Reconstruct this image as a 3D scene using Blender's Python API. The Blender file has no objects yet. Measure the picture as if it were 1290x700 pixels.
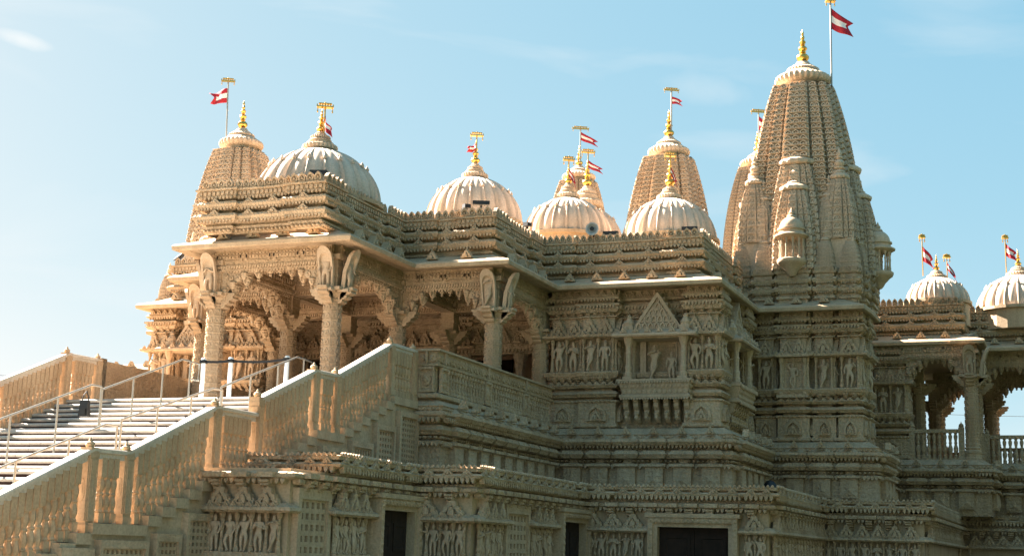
import bpy, math, random
import numpy as np
from mathutils import Matrix, Vector
random.seed(7); rng = np.random.default_rng(7)
R = math.radians
PI = math.pi
S = 1.25                                    # survey units -> metres
AX = -14.42                                 # symmetry axis of the temple
sc = bpy.context.scene
col = sc.collection
def W(p): return Vector((p[0]*S, p[1]*S, 1.65 + (p[2]-1.7)*S))

# ------------------------------------------------------------------ materials
def nmat(name):
    m = bpy.data.materials.new(name); m.use_nodes = True
    nt = m.node_tree; nt.nodes.clear()
    out = nt.nodes.new('ShaderNodeOutputMaterial'); b = nt.nodes.new('ShaderNodeBsdfPrincipled')
    nt.links.new(b.outputs[0], out.inputs[0])
    return m, nt, b
def stone(name, c1, c2, bump=.5, dist=.03, carve=0, sc1=9., sc2=19., rough=.8, stain=.35):
    """stone with two tones, weather stains and (carve) low relief cut in the surface"""
    m, nt, b = nmat(name); N = nt.nodes.new; L = nt.links.new
    geo = N('ShaderNodeNewGeometry'); pos = geo.outputs['Position']
    n1 = N('ShaderNodeTexNoise'); n1.inputs['Scale'].default_value = .9; n1.inputs['Detail'].default_value = 6; L(pos, n1.inputs['Vector'])
    n2 = N('ShaderNodeTexNoise'); n2.inputs['Scale'].default_value = 22; n2.inputs['Detail'].default_value = 4; L(pos, n2.inputs['Vector'])
    mp = N('ShaderNodeMapping'); mp.inputs['Scale'].default_value = (2.2, 2.2, .35); L(pos, mp.inputs['Vector'])
    n3 = N('ShaderNodeTexNoise'); n3.inputs['Scale'].default_value = 1.6; n3.inputs['Detail'].default_value = 5; L(mp.outputs[0], n3.inputs['Vector'])
    r1 = N('ShaderNodeValToRGB'); r1.color_ramp.elements[0].position = .35; r1.color_ramp.elements[1].position = .65
    r1.color_ramp.elements[0].color = (*c1, 1); r1.color_ramp.elements[1].color = (*c2, 1); L(n1.outputs[0], r1.inputs[0])
    mx = N('ShaderNodeMix'); mx.data_type = 'RGBA'; mx.blend_type = 'MULTIPLY'; mx.inputs[0].default_value = stain
    r3 = N('ShaderNodeValToRGB'); r3.color_ramp.elements[0].position = .3; r3.color_ramp.elements[1].position = .6
    r3.color_ramp.elements[0].color = (.45, .42, .38, 1); r3.color_ramp.elements[1].color = (1, 1, 1, 1); L(n3.outputs[0], r3.inputs[0])
    L(r1.outputs[0], mx.inputs[6]); L(r3.outputs[0], mx.inputs[7])
    m2 = N('ShaderNodeMix'); m2.data_type = 'RGBA'; m2.blend_type = 'MULTIPLY'; m2.inputs[0].default_value = .45
    r2 = N('ShaderNodeValToRGB'); r2.color_ramp.elements[0].position = .3; r2.color_ramp.elements[1].position = .62
    r2.color_ramp.elements[0].color = (.55, .53, .5, 1); r2.color_ramp.elements[1].color = (1, 1, 1, 1); L(n2.outputs[0], r2.inputs[0])
    L(mx.outputs[2], m2.inputs[6]); L(r2.outputs[0], m2.inputs[7])
    L(m2.outputs[2], b.inputs['Base Color'])
    b.inputs['Roughness'].default_value = rough
    b.inputs['Specular IOR Level'].default_value = .3
    h = n2.outputs[0]
    if carve:
        va = N('ShaderNodeTexVoronoi'); va.feature = 'SMOOTH_F1'; va.inputs['Scale'].default_value = sc1; va.inputs['Smoothness'].default_value = .3; va.inputs['Randomness'].default_value = .55; L(pos, va.inputs['Vector'])
        vb = N('ShaderNodeTexVoronoi'); vb.feature = 'F1'; vb.inputs['Scale'].default_value = sc2; vb.inputs['Randomness'].default_value = .8; L(pos, vb.inputs['Vector'])
        s1 = N('ShaderNodeMath'); s1.operation = 'MULTIPLY_ADD'; L(va.outputs['Distance'], s1.inputs[0]); s1.inputs[1].default_value = -1.0*carve; s1.inputs[2].default_value = 1
        s2 = N('ShaderNodeMath'); s2.operation = 'MULTIPLY_ADD'; L(vb.outputs['Distance'], s2.inputs[0]); s2.inputs[1].default_value = -.55*carve; L(s1.outputs[0], s2.inputs[2])
        s3 = N('ShaderNodeMath'); s3.operation = 'MULTIPLY_ADD'; L(n2.outputs[0], s3.inputs[0]); s3.inputs[1].default_value = .25; L(s2.outputs[0], s3.inputs[2])
        h = s3.outputs[0]
    bp = N('ShaderNodeBump'); bp.inputs['Strength'].default_value = bump; bp.inputs['Distance'].default_value = dist
    L(h, bp.inputs['Height']); L(bp.outputs[0], b.inputs['Normal'])
    return m
def plain(name, c, rough=.5, metal=0., noise=.15, nscale=14.):
    m, nt, b = nmat(name); N = nt.nodes.new; L = nt.links.new
    tc = N('ShaderNodeTexCoord'); n = N('ShaderNodeTexNoise'); n.inputs['Scale'].default_value = nscale; n.inputs['Detail'].default_value = 4; L(tc.outputs['Object'], n.inputs['Vector'])
    r = N('ShaderNodeValToRGB'); r.color_ramp.elements[0].color = tuple(x*(1-noise) for x in c)+(1,); r.color_ramp.elements[1].color = tuple(min(1, x*(1+noise)) for x in c)+(1,)
    r.color_ramp.elements[0].position = .3; r.color_ramp.elements[1].position = .7
    L(n.outputs[0], r.inputs[0]); L(r.outputs[0], b.inputs['Base Color'])
    b.inputs['Roughness'].default_value = rough; b.inputs['Metallic'].default_value = metal
    return m
M = {}
M['carved'] = stone('carved_sandstone', (.52, .35, .215), (.61, .435, .285), .8, .04, 1, 9, 19)
M['fine'] = stone('finely_carved_sandstone', (.52, .35, .215), (.61, .435, .285), .5, .02, 1, 14, 30)
M['stone'] = stone('dressed_sandstone', (.52, .36, .225), (.60, .43, .28), .35, .015)
M['figure'] = stone('statue_sandstone', (.57, .40, .265), (.64, .465, .32), .3, .01)
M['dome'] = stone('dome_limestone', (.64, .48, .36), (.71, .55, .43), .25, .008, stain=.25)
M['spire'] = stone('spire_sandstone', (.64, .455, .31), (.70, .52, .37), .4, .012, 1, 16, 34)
M['rail'] = stone('coping_stone', (.62, .50, .40), (.70, .58, .47), .2, .006, stain=.2)
M['balus'] = stone('baluster_stone', (.54, .345, .20), (.62, .42, .26), .4, .01)
M['tread'] = stone('tread_stone', (.46, .41, .36), (.54, .48, .42), .2, .006, stain=.2)
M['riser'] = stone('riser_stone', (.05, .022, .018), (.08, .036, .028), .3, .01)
M['gold'] = plain('gilded_metal', (.66, .40, .10), .34, 1., .06)
M['steel'] = plain('brushed_steel', (.33, .31, .27), .45, .6, .05)
M['white_post'] = plain('white_painted_metal', (.72, .78, .82), .35, .0, .04)
M['belt'] = plain('black_webbing', (.012, .012, .014), .6)
M['black'] = plain('black_plastic', (.012, .012, .013), .5)
M['grey'] = plain('grey_plastic', (.45, .44, .42), .5)
M['red'] = plain('red_cloth', (.40, .012, .025), .85, 0, .1, 30)
M['white_cloth'] = plain('white_cloth', (.80, .76, .72), .85, 0, .05, 30)
M['door'] = plain('shade_dark_wood', (.025, .012, .007), .95, 0, .3, 6)  # wood, its near-black tone carries the shade of the open doorway recesses
M['dark'] = plain('dark_interior', (.02, .016, .012), .9)
M['pave'] = stone('plaza_paving', (.50, .42, .33), (.56, .47, .37), .3, .01)
M['lawn'] = stone('lawn', (.03, .045, .016), (.042, .06, .022), .4, .02)
M['bird'] = plain('dark_plumage', (.02, .02, .025), .6)

# ------------------------------------------------------------------ mesh builder
class MB:
    """collects polygons (survey units, world position) that become ONE mesh object"""
    def __init__(s): s.V = []; s.F = []; s.n = 0; s.mats = []
    def add(s, V, F, mi=0):
        V = np.asarray(V, float).reshape(-1, 3)
        s.V.append(V); s.F.append((s.n, F, mi)); s.n += len(V)
    def put(s, T, pos, ang=0., sx=1., sy=1., sz=1., mi=0):
        """a template: local x along the wall, y outward, z up; ang = heading of the local x axis"""
        V = T[0]*np.array([sx, sy, sz]); c, q = math.cos(ang), math.sin(ang)
        X = V[:, 0]*c + V[:, 1]*q; Y = V[:, 0]*q - V[:, 1]*c
        s.add(np.stack([X+pos[0], Y+pos[1], V[:, 2]+pos[2]], 1), T[1], mi)
    def box(s, x0, x1, y0, y1, z0, z1, mi=0):
        V, F = boxT(x0, x1, y0, y1, z0, z1); s.add(V, F, mi)
    def mesh(s, name, mats, origin, smooth=None):
        V = np.concatenate(s.V) if s.V else np.zeros((0, 3))
        V = (V - np.array(origin))*S
        counts = []; loops = []; mi = []
        for off, F, k in s.F:
            for f in F:
                counts.append(len(f)); loops.extend([i+off for i in f]); mi.append(k)
        me = bpy.data.meshes.new(name)
        me.vertices.add(len(V)); me.vertices.foreach_set('co', V.astype(np.float32).ravel())
        me.loops.add(len(loops)); me.loops.foreach_set('vertex_index', np.array(loops, np.int32))
        me.polygons.add(len(counts)); st = np.concatenate([[0], np.cumsum(counts)[:-1]]) if counts else np.zeros(0)
        me.polygons.foreach_set('loop_start', st.astype(np.int32))
        if len(mats) > 1: me.polygons.foreach_set('material_index', np.array(mi, np.int32))
        me.update(calc_edges=True); me.validate()
        for m in mats: me.materials.append(m)
        if smooth is None: me.polygons.foreach_set('use_smooth', np.zeros(len(counts), bool))
        else:
            me.polygons.foreach_set('use_smooth', np.ones(len(counts), bool)); me.set_sharp_from_angle(angle=R(smooth))
        return me
    def build(s, name, mats, parent=None, origin=None, smooth=None):
        if not isinstance(mats, (list, tuple)): mats = [mats]
        if origin is None:
            V = np.concatenate(s.V); lo, hi = V.min(0), V.max(0); origin = ((lo[0]+hi[0])/2, (lo[1]+hi[1])/2, lo[2])
        return inst(name, s.mesh(name, mats, origin, smooth), parent, origin)
UO = {}
def inst(name, me, parent, origin, rz=0., scale=(1, 1, 1), rot=None):
    o = bpy.data.objects.new(name, me); col.objects.link(o)
    UO[o.name] = tuple(origin)
    if parent is None: o.location = W(origin)
    else:
        o.parent = parent; po = UO[parent.name]; o.location = [(origin[i]-po[i])*S for i in range(3)]
    o.rotation_euler = rot if rot else (0, 0, rz); o.scale = scale
    return o
def thing(name, label, cat, origin, group=None):
    o = inst(name, None, None, origin); tag(o, label, cat, group); return o
def tag(o, label, cat, group=None, kind=None):
    if label: o['label'] = label
    if cat: o['category'] = cat
    if group: o['group'] = group
    if kind: o['kind'] = kind
    return o

# ------------------------------------------------------------------ templates (V, F)
def boxT(x0, x1, y0, y1, z0, z1):
    V = np.array([(x, y, z) for z in (z0, z1) for y in (y0, y1) for x in (x0, x1)], float)
    return V, [(0, 2, 3, 1), (4, 5, 7, 6), (0, 1, 5, 4), (2, 6, 7, 3), (0, 4, 6, 2), (1, 3, 7, 5)]
def merge(*Ts):
    V = []; F = []; n = 0
    for t in Ts:
        V.append(t[0]); F += [tuple(i+n for i in f) for f in t[1]]; n += len(t[0])
    return np.concatenate(V), F
def tr(T, d=(0, 0, 0), s=(1, 1, 1)): return T[0]*np.array(s)+np.array(d), T[1]
def prism(poly, y0, y1):
    """polygon in x,z extruded along y (y1 = front)"""
    n = len(poly); V = [(x, y0, z) for x, z in poly]+[(x, y1, z) for x, z in poly]
    F = [tuple(range(n, 2*n)), tuple(range(n-1, -1, -1))]+[(i, (i+1) % n, n+(i+1) % n, n+i) for i in range(n)]
    return np.array(V, float), F
def relief(poly, y0, y1, k=.6, dep=.5, cz=None):
    """polygon with a sunk inner field: frame in front, field set back"""
    n = len(poly); P = np.array(poly, float); c = P.mean(0) if cz is None else np.array([0, cz])
    I = c+(P-c)*k; yi = y1-(y1-y0)*dep
    V = [(x, y0, z) for x, z in P]+[(x, y1, z) for x, z in P]+[(x, y1, z) for x, z in I]+[(x, yi, z) for x, z in c+(P-c)*k*.92]
    F = []
    for i in range(n):
        j = (i+1) % n
        F += [(i, j, n+j, n+i), (n+i, n+j, 2*n+j, 2*n+i), (2*n+i, 2*n+j, 3*n+j, 3*n+i)]
    F.append(tuple(range(3*n, 4*n)))
    return np.array(V, float), F
def lathe(prof, seg=12, mod=None, cap=True):
    V = []; F = []; m = len(prof)
    for k in range(seg):
        a = 2*PI*k/seg
        for r, z in prof:
            rr = r*(mod(a, z) if mod else 1); V.append((rr*math.cos(a), rr*math.sin(a), z))
    for k in range(seg):
        q = (k+1) % seg
        for i in range(m-1): F.append((k*m+i, q*m+i, q*m+i+1, k*m+i+1))
    if cap: F.append(tuple(k*m+m-1 for k in range(seg))); F.append(tuple(k*m for k in range(seg-1, -1, -1)))
    return np.array(V, float), F
def tube(pts, r, seg=6, closed=False):
    P = [Vector(p) for p in pts]; n = len(P); V = []; F = []
    for i, p in enumerate(P):
        a = P[(i-1) % n] if closed or i else P[0]; b = P[(i+1) % n] if closed or i < n-1 else P[-1]
        t = (b-a).normalized(); u = t.cross(Vector((0, 0, 1)));
        if u.length < 1e-3: u = t.cross(Vector((0, 1, 0)))
        u.normalize(); v = u.cross(t); rr = r[i] if isinstance(r, (list, tuple)) else r
        for k in range(seg):
            w = p+u*math.cos(2*PI*k/seg)*rr+v*math.sin(2*PI*k/seg)*rr; V.append(tuple(w))
    for i in range(n-(0 if closed else 1)):
        j = (i+1) % n
        for k in range(seg): F.append((i*seg+k, i*seg+(k+1) % seg, j*seg+(k+1) % seg, j*seg+k))
    if not closed: F += [tuple(range(seg-1, -1, -1)), tuple((n-1)*seg+k for k in range(seg))]
    return np.array(V, float), F
def ogive(w, h, n=4):
    """pointed arch outline standing on z=0, width w, height h"""
    pts = []
    for i in range(n+1):
        t = i/n; pts.append((w/2*math.cos(t*PI/2)**.75, h*(.28+.72*t**1.0) if i else 0))
    L = [(w/2, 0), (w/2, h*.30)]+[(w/2*(1-(k/n)**2.1), h*(.30+.70*k/n)) for k in range(1, n+1)]
    return L+[(-x, z) for x, z in reversed(L[:-1])]
def steptri(w, h, n=3):
    """stepped gable outline"""
    L = [(w/2, 0)]
    for k in range(n):
        L += [(w/2*(1-k/n)-.02*w, h*(k+.65)/(n+.5)), (w/2*(1-(k+.75)/n), h*(k+.7)/(n+.5))]
    L.append((0, h))
    return L+[(-x, z) for x, z in reversed(L[:-1])]
BOX = boxT(-.5, .5, 0, 1, 0, 1)
MERLON = merge(relief(ogive(1, 1), 0, .5, .55, .55, .33), boxT(-.5, .5, 0, .42, -.25, 0.0), tr(prism(ogive(.3, .42), .2, .5), (0, 0, .06)))
LEAF = prism([(.5, 0), (.42, -.55), (0, -1), (-.42, -.55), (-.5, 0)], 0, 1)
def peakT():
    g = relief(steptri(1, 1, 3), 0, .8, .5, .6, .22)
    return merge(g, tr(prism(ogive(.26, .42), .2, .95), (0, 0, .06)), tr(prism(ogive(.2, .3), 0, .55), (.38, 0, 0.02)), tr(prism(ogive(.2, .3), 0, .55), (-.38, 0, .02)))
PEAK = peakT()
BEAD = lathe([(.0, -.5), (.4, -.3), (.5, 0), (.4, .3), (0, .5)], 6, cap=False)
FLORET = merge(lathe([(0, 0), (.5, 0), (.45, .25), (.2, .3), (.15, .45), (0, .5)], 8, cap=False))
FLORET = (FLORET[0][:, [0, 2, 1]], [tuple(reversed(f)) for f in FLORET[1]])
GAV = merge(relief(ogive(1, 1, 3), 0, 1, .62, .95, .35), tr(prism([(.12, 0), (.12, .5), (-.12, .5), (-.12, 0)], 0, .7)), boxT(-.55, .55, 0, 1.1, -.12, 0))
BRKT = prism([(-.5, 0), (.5, 0), (.5, 1), (-.5, 1)], 0, .2)
def consoleT():
    """S curved bracket, profile in y,z, width 1, projects 1, height 1 (top at z=0)"""
    pf = [(0, 0), (1, 0), (1, -.16), (.86, -.22), (.92, -.36), (.74, -.46), (.6, -.5), (.62, -.64), (.45, -.72), (.3, -.76), (.3, -.9), (.12, -1), (0, -1)]
    n = len(pf); V = [(-.5, y, z) for y, z in pf]+[(.5, y, z) for y, z in pf]
    F = [tuple(range(n)), tuple(range(2*n-1, n-1, -1))]+[(i, n+i, n+(i+1) % n, (i+1) % n) for i in range(n)]
    return np.array(V, float), F
CONSOLE = consoleT()
DIAMOND = (np.array([(-.5, 0, 0), (.5, 0, 0), (.5, 0, 1), (-.5, 0, 1), (0, 1, .36), (0, .55, .8)], float), [(0, 1, 4), (1, 5, 4), (0, 4, 5), (1, 2, 5), (0, 5, 3), (2, 3, 5)])

# ------------------------------------------------------------------ outlines
def mx(x): return 2*AX-x+(.62 if x > -9.6 else 0)        # the left wing is a little narrower
def mirror(P): return [(mx(x), y) for x, y in reversed(P)]
def nrm(a, b):
    d = (b[0]-a[0], b[1]-a[1]); l = math.hypot(*d); return (d[1]/l, -d[0]/l)
def offs(P, o, closed=False):
    n = len(P); out = []
    for i in range(n):
        if closed or 0 < i < n-1:
            n0 = nrm(P[i-1], P[i]); n1 = nrm(P[i], P[(i+1) % n]); k = 1+n0[0]*n1[0]+n0[1]*n1[1]
            if k < .05: k = 2
            out.append((P[i][0]+(n0[0]+n1[0])*o/k, P[i][1]+(n0[1]+n1[1])*o/k))
        else:
            q = nrm(P[0], P[1]) if i == 0 else nrm(P[-2], P[-1]); out.append((P[i][0]+q[0]*o, P[i][1]+q[1]*o))
    return out
def sweep(mb, P, prof, closed=False, mi=0):
    """profile [(offset, z)...] run along the outline P; outward = right hand of travel"""
    n = len(P); rows = [[(x, y, z) for x, y in offs(P, o, closed)] for o, z in prof]
    V = [p for r in rows for p in r]; F = []
    for k in range(len(prof)-1):
        for i in range(n if closed else n-1):
            j = (i+1) % n; F.append((k*n+i, k*n+j, (k+1)*n+j, (k+1)*n+i))
    mb.add(V, F, mi)
def along(mb, P, o, z, step, T, sx, sy, sz, gap=.02, minlen=.05, closed=False, jit=0, mi=0, hide=True):
    Q = offs(P, o, closed); n = len(Q)
    for i in range(n if closed else n-1):
        a, b = Q[i], Q[(i+1) % n]; l = math.hypot(b[0]-a[0], b[1]-a[1])
        d = nrm(a, b)
        d0 = nrm(P[i], P[(i+1) % n])
        if d[0]*d0[0]+d[1]*d0[1] < 0: continue
        if hide and (d[0] < -.5 or d[1] > .5): continue      # faces that look away from the street side
        l2 = l-2*gap
        if l2 < minlen: continue
        k = max(1, int(round(l2/step))); ang = math.atan2(b[1]-a[1], b[0]-a[0]); s = l2/k
        for q in range(k):
            t = (gap+s*(q+.5))/l
            mb.put(T, (a[0]+(b[0]-a[0])*t, a[1]+(b[1]-a[1])*t, z), ang, sx*s/step if sx > 0 else -sx, sy, sz, mi)
def stepify(P, w=.7, d=.08, minl=1.6):
    """projecting piece of width w at the outer corners of every long edge"""
    out = []; n = len(P)
    def convex(i):
        if i <= 0 or i >= n-1: return False
        a = nrm(P[i-1], P[i]); e = (P[i+1][0]-P[i][0], P[i+1][1]-P[i][1]); return a[0]*e[0]+a[1]*e[1] < 0
    for i in range(n-1):
        a, b = P[i], P[i+1]; l = math.hypot(b[0]-a[0], b[1]-a[1]); q = nrm(a, b); t = ((b[0]-a[0])/l, (b[1]-a[1])/l)
        out.append(a)
        if l > minl:
            s = w if convex(i) else (w*.7 if 0 < i else 0); e = w if convex(i+1) else (w*.7 if i+1 < n-1 else 0)
            f = lambda u, o: (a[0]+t[0]*u-q[0]*o, a[1]+t[1]*u-q[1]*o)
            if convex(i): out += [f(s, 0), f(s, d)]
            else: pass
            if convex(i+1): out += [f(l-e, d if convex(i) else 0)] if not convex(i) and False else []
            if convex(i) and convex(i+1): out += [f(l-e, d), f(l-e, 0)]
            elif convex(i+1): out += [f(l-e, 0), ]; out[-1:] = []
    out.append(P[-1]); return out
def faceted(P, piece=.72, d=.09):
    """give each edge longer than 1.5 a recessed middle field, the ends staying proud; ends at concave corners are recessed too"""
    n = len(P); lead = []
    res = [P[0]]
    for i in range(n-1):
        a, b = P[i], P[i+1]; l = math.hypot(b[0]-a[0], b[1]-a[1]); q = nrm(a, b); t = ((b[0]-a[0])/l, (b[1]-a[1])/l)
        if l > 2*piece+.4:
            f = lambda u, o: (a[0]+t[0]*u-q[0]*o, a[1]+t[1]*u-q[1]*o)
            res += [f(piece, 0), f(piece, d), f(l-piece, d), f(l-piece, 0)]
        res.append(b)
    return res

# ------------------------------------------------------------------ carved figures (one continuous skinned body)
def figure_mesh(name, pose):
    J = dict(pel=(0, 0, .50), wai=(.02, 0, .60), che=(0, .01, .73), neck=(0, 0, .83), chin=(0, .015, .865), head=(0, .01, .92), top=(0, 0, .985), crown=(0, 0, 1.06),
             hl=(-.075, 0, .48), hr=(.075, 0, .48), kl=(-.075, .03, .26), kr=(.085, .03, .26), al=(-.06, 0, .035), ar=(.08, 0, .035), tl=(-.075, .075, .02), tr=(.10, .075, .02),
             sl=(-.135, 0, .79), sr=(.135, 0, .79), el=(-.19, .02, .63), er=(.19, .02, .63), wl=(-.17, .09, .52), wr=(.17, .09, .52), ml=(-.16, .12, .47), mr=(.16, .12, .47))
    J.update(pose)
    rad = dict(pel=.095, wai=.075, che=.10, neck=.04, chin=.055, head=.07, top=.06, crown=.025, hl=.075, hr=.075, kl=.05, kr=.05, al=.035, ar=.035, tl=.03, tr=.03, sl=.05, sr=.05, el=.034, er=.034, wl=.026, wr=.026, ml=.03, mr=.03)
    E = [('pel', 'wai'), ('wai', 'che'), ('che', 'neck'), ('neck', 'chin'), ('chin', 'head'), ('head', 'top'), ('top', 'crown'), ('pel', 'hl'), ('pel', 'hr'), ('hl', 'kl'), ('hr', 'kr'), ('kl', 'al'), ('kr', 'ar'), ('al', 'tl'), ('ar', 'tr'), ('che', 'sl'), ('che', 'sr'), ('sl', 'el'), ('sr', 'er'), ('el', 'wl'), ('er', 'wr'), ('wl', 'ml'), ('wr', 'mr')]
    K = list(J); me = bpy.data.meshes.new(name+'_skeleton')
    me.from_pydata([tuple(c*S for c in (J[k][0], -J[k][1], J[k][2])) for k in K], [(K.index(a), K.index(b)) for a, b in E], [])
    o = bpy.data.objects.new(name+'_skeleton', me); col.objects.link(o)
    o.modifiers.new('skin', 'SKIN'); s = o.modifiers.new('sub', 'SUBSURF'); s.levels = 1; s.render_levels = 1
    for i, k in enumerate(K):
        v = me.skin_vertices[0].data[i]; v.radius = (rad[k]*S, rad[k]*S); v.use_root = (k == 'pel')
    dg = bpy.context.evaluated_depsgraph_get(); dg.update()
    r = bpy.data.meshes.new_from_object(o.evaluated_get(dg)); r.name = name
    bpy.data.objects.remove(o); r.materials.clear(); r.materials.append(M['figure'])
    r.polygons.foreach_set('use_smooth', np.ones(len(r.polygons), bool))
    return r
FIG = [figure_mesh('figure_a', {}),
       figure_mesh('figure_b', dict(el=(-.22, .03, .72), wl=(-.14, .09, .83), ml=(-.10, .1, .87), pel=(.03, 0, .5), kl=(-.1, .07, .28), al=(-.03, .02, .035), tl=(-.04, .09, .02), wai=(.045, 0, .6))),
       figure_mesh('figure_c', dict(er=(.21, .03, .90), wr=(.13, .04, 1.02), mr=(.09, .04, 1.05), pel=(-.03, 0, .5), kr=(.12, .08, .27), ar=(.03, .0, .04), tr=(.05, .08, .02), head=(.02, .02, .92))),
       figure_mesh('figure_d', dict(wl=(-.04, .13, .72), ml=(0, .14, .75), wr=(.04, .13, .70), mr=(0.02, .14, .73), kl=(-.09, .05, .26), kr=(.09, .05, .26))),
       figure_mesh('figure_e', dict(el=(-.2, .05, .76), wl=(-.05, .13, .82), ml=(.06, .14, .83), er=(.2, .05, .78), wr=(.1, .13, .85), mr=(.18, .13, .86), kl=(-.06, .03, .26), kr=(.0, .09, .27), ar=(-.1, .04, .06), tr=(-.08, .1, .03)))]
fcount = [0]
def put_figure(parent, pos, ang, h, name='niche_figure', kind=None):
    """ang: heading of the wall run; the figure faces the outward normal"""
    k = fcount[0] if kind is None else kind; fcount[0] += 1
    me = FIG[k % 5]; s = h/1.06
    return inst(name, me, parent, pos, ang, (s*(1 if (k//5) % 2 == 0 else -1), s, s))

# ================================================================== THE TEMPLE
TEMPLE = thing('temple', 'carved tan sandstone temple with ribbed domes, tall curved spires and gilded finials', 'temple', (AX, 30, .38))
T_ = TEMPLE
def lsup(P, extra=()): return P
# --- lower storey -------------------------------------------------
LSR = [(-10.98, 16.35), (-9.55, 16.35), (-9.55, 20.1), (-8.55, 20.1), (-8.55, 25.25), (-5.05, 25.25), (-5.05, 30.5), (-2.92, 30.5), (-2.92, 39.0), (6, 39.0)]
LSC = [(-10.98, 17.5), (-9.55, 17.5)]+LSR[2:]           # the upper cornice starts farther back
wl = MB()
sweep(wl, offs(LSR, -.12), [(0, .38), (.06, .40), (.06, .62), (0, .66), (0, 2.72)])
sweep(wl, offs(mirror(LSR), -.12), [(0, .38), (.06, .40), (.06, .62), (0, .66), (0, 2.72)])
LOWER = wl.build('lower_storey_wall', M['stone'], T_, (AX, 30, .38))
co = MB()
CP = [(-.25, 2.66), (-.06, 2.665), (-.05, 2.71), (-.1, 2.72), (-.1, 2.755), (.02, 2.765), (.10, 2.80), (.115, 2.835), (.08, 2.86), (-.02, 2.87), (-.02, 2.895), (.06, 2.90), (.075, 2.95), (.02, 2.965), (-.3, 2.97)]
CL = [(-.25, 2.52), (-.1, 2.525), (-.1, 2.56), (.04, 2.57), (.08, 2.60), (.08, 2.645), (.03, 2.67), (-.3, 2.68)]
for P, P2 in ((LSC, LSR), (mirror(LSC), mirror(LSR))):
    Q = faceted(P, .5, .06)
    sweep(co, offs(Q, .0), CP); sweep(co, offs(P2, -.06), CL)
    along(co, Q, .04, 2.80, .085, LEAF, .062, .075, .085)
    along(co, Q, .02, 2.915, .085, BEAD, .07, .1, .05)
    along(co, Q, .05, 2.955, .085, LEAF, .06, .04, -.05)
    along(co, Q, .05, 2.85, .36, PEAK, .2, .07, .10)
    along(co, P2, -.14, 2.56, .36, CONSOLE, -.13, .22, .2, gap=.08)
    along(co, P2, -.1, 2.66, .36, boxT(-.5, .5, 0, 1, -1, 0), -.24, .22, .07, gap=.08)
    along(co, P2, -.1, 2.575, .085, LEAF, .06, .12, .07)
for a in (0, 1):
    for k, (x0, x1, y0, y1) in enumerate(((-10.95, -9.6, 17.6, 21), (-10.96, -8.6, 20.2, 26), (-10.97, -5.1, 25.4, 33), (-6.5, -2.96, 30.6, 39.5))):
        co.box(*((x0, x1) if a == 0 else (mx(x1), mx(x0))), y0, y1, 2.70+.003*k, 2.955-.004*k)
co.build('lower_cornice', M['carved'], T_, (AX, 30, 2.5))
# canopied niches, doorways and lattice screens of the lower storey
def canopy(mb, a, b, z, w=.16):
    """ledge with gables above, over a run of niches between wall points a and b"""
    n = nrm(a, b); Pq = [(a[0]-n[0]*.1, a[1]-n[1]*.1), (a[0]+n[0]*.02, a[1]+n[1]*.02), (b[0]+n[0]*.02, b[1]+n[1]*.02), (b[0]-n[0]*.1, b[1]-n[1]*.1)]
    sweep(mb, Pq, [(0, z-.04), (w, z-.05), (w+.03, z-.02), (w+.02, z+.02), (.05, z+.08), (0, z+.08)])
    along(mb, [Pq[1], Pq[2]], .03, z+.05, .34, PEAK, .32, .13, .30)
    along(mb, [Pq[1], Pq[2]], w-.03, z+.03, .12, PEAK, .1, .05, .07)
def niche_run(parent, mb, a, b, spots, z0=1.62, z1=2.13, h=.50):
    n = nrm(a, b); l = math.hypot(b[0]-a[0], b[1]-a[1]); t = ((b[0]-a[0])/l, (b[1]-a[1])/l); ang = math.atan2(t[1], t[0])
    canopy(mb, a, b, z1+.05)
    for u in [.04, l-.04]+[(p+q)/2 for p, q in zip(spots, spots[1:])]:
        mb.put(COLONET, (a[0]+t[0]*u+n[0]*.07, a[1]+t[1]*u+n[1]*.07, z0), ang, .075, .075, z1-z0)
    along(mb, [a, b], 0, z0, l, boxT(-.5, .5, 0, 1, -.09, 0), -l, .16, 1)
    along(mb, [a, b], 0, z0-.09, .2, CONSOLE, -.1, .14, .14)
    along(mb, [a, b], 0, z0-.3, .3, relief(ogive(1, 1), 0, 1, .6, .6, .33), .26, .04, .2)
    for u in spots:
        put_figure(parent, (a[0]+t[0]*u+n[0]*.07, a[1]+t[1]*u+n[1]*.07, z0), ang, h)
COLONET = lathe([(.5, 0), (.5, .1), (.36, .12), (.42, .2), (.3, .3), (.3, .55), (.42, .62), (.3, .7), (.3, .82), (.5, .88), (.55, 1)], 6)
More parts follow.
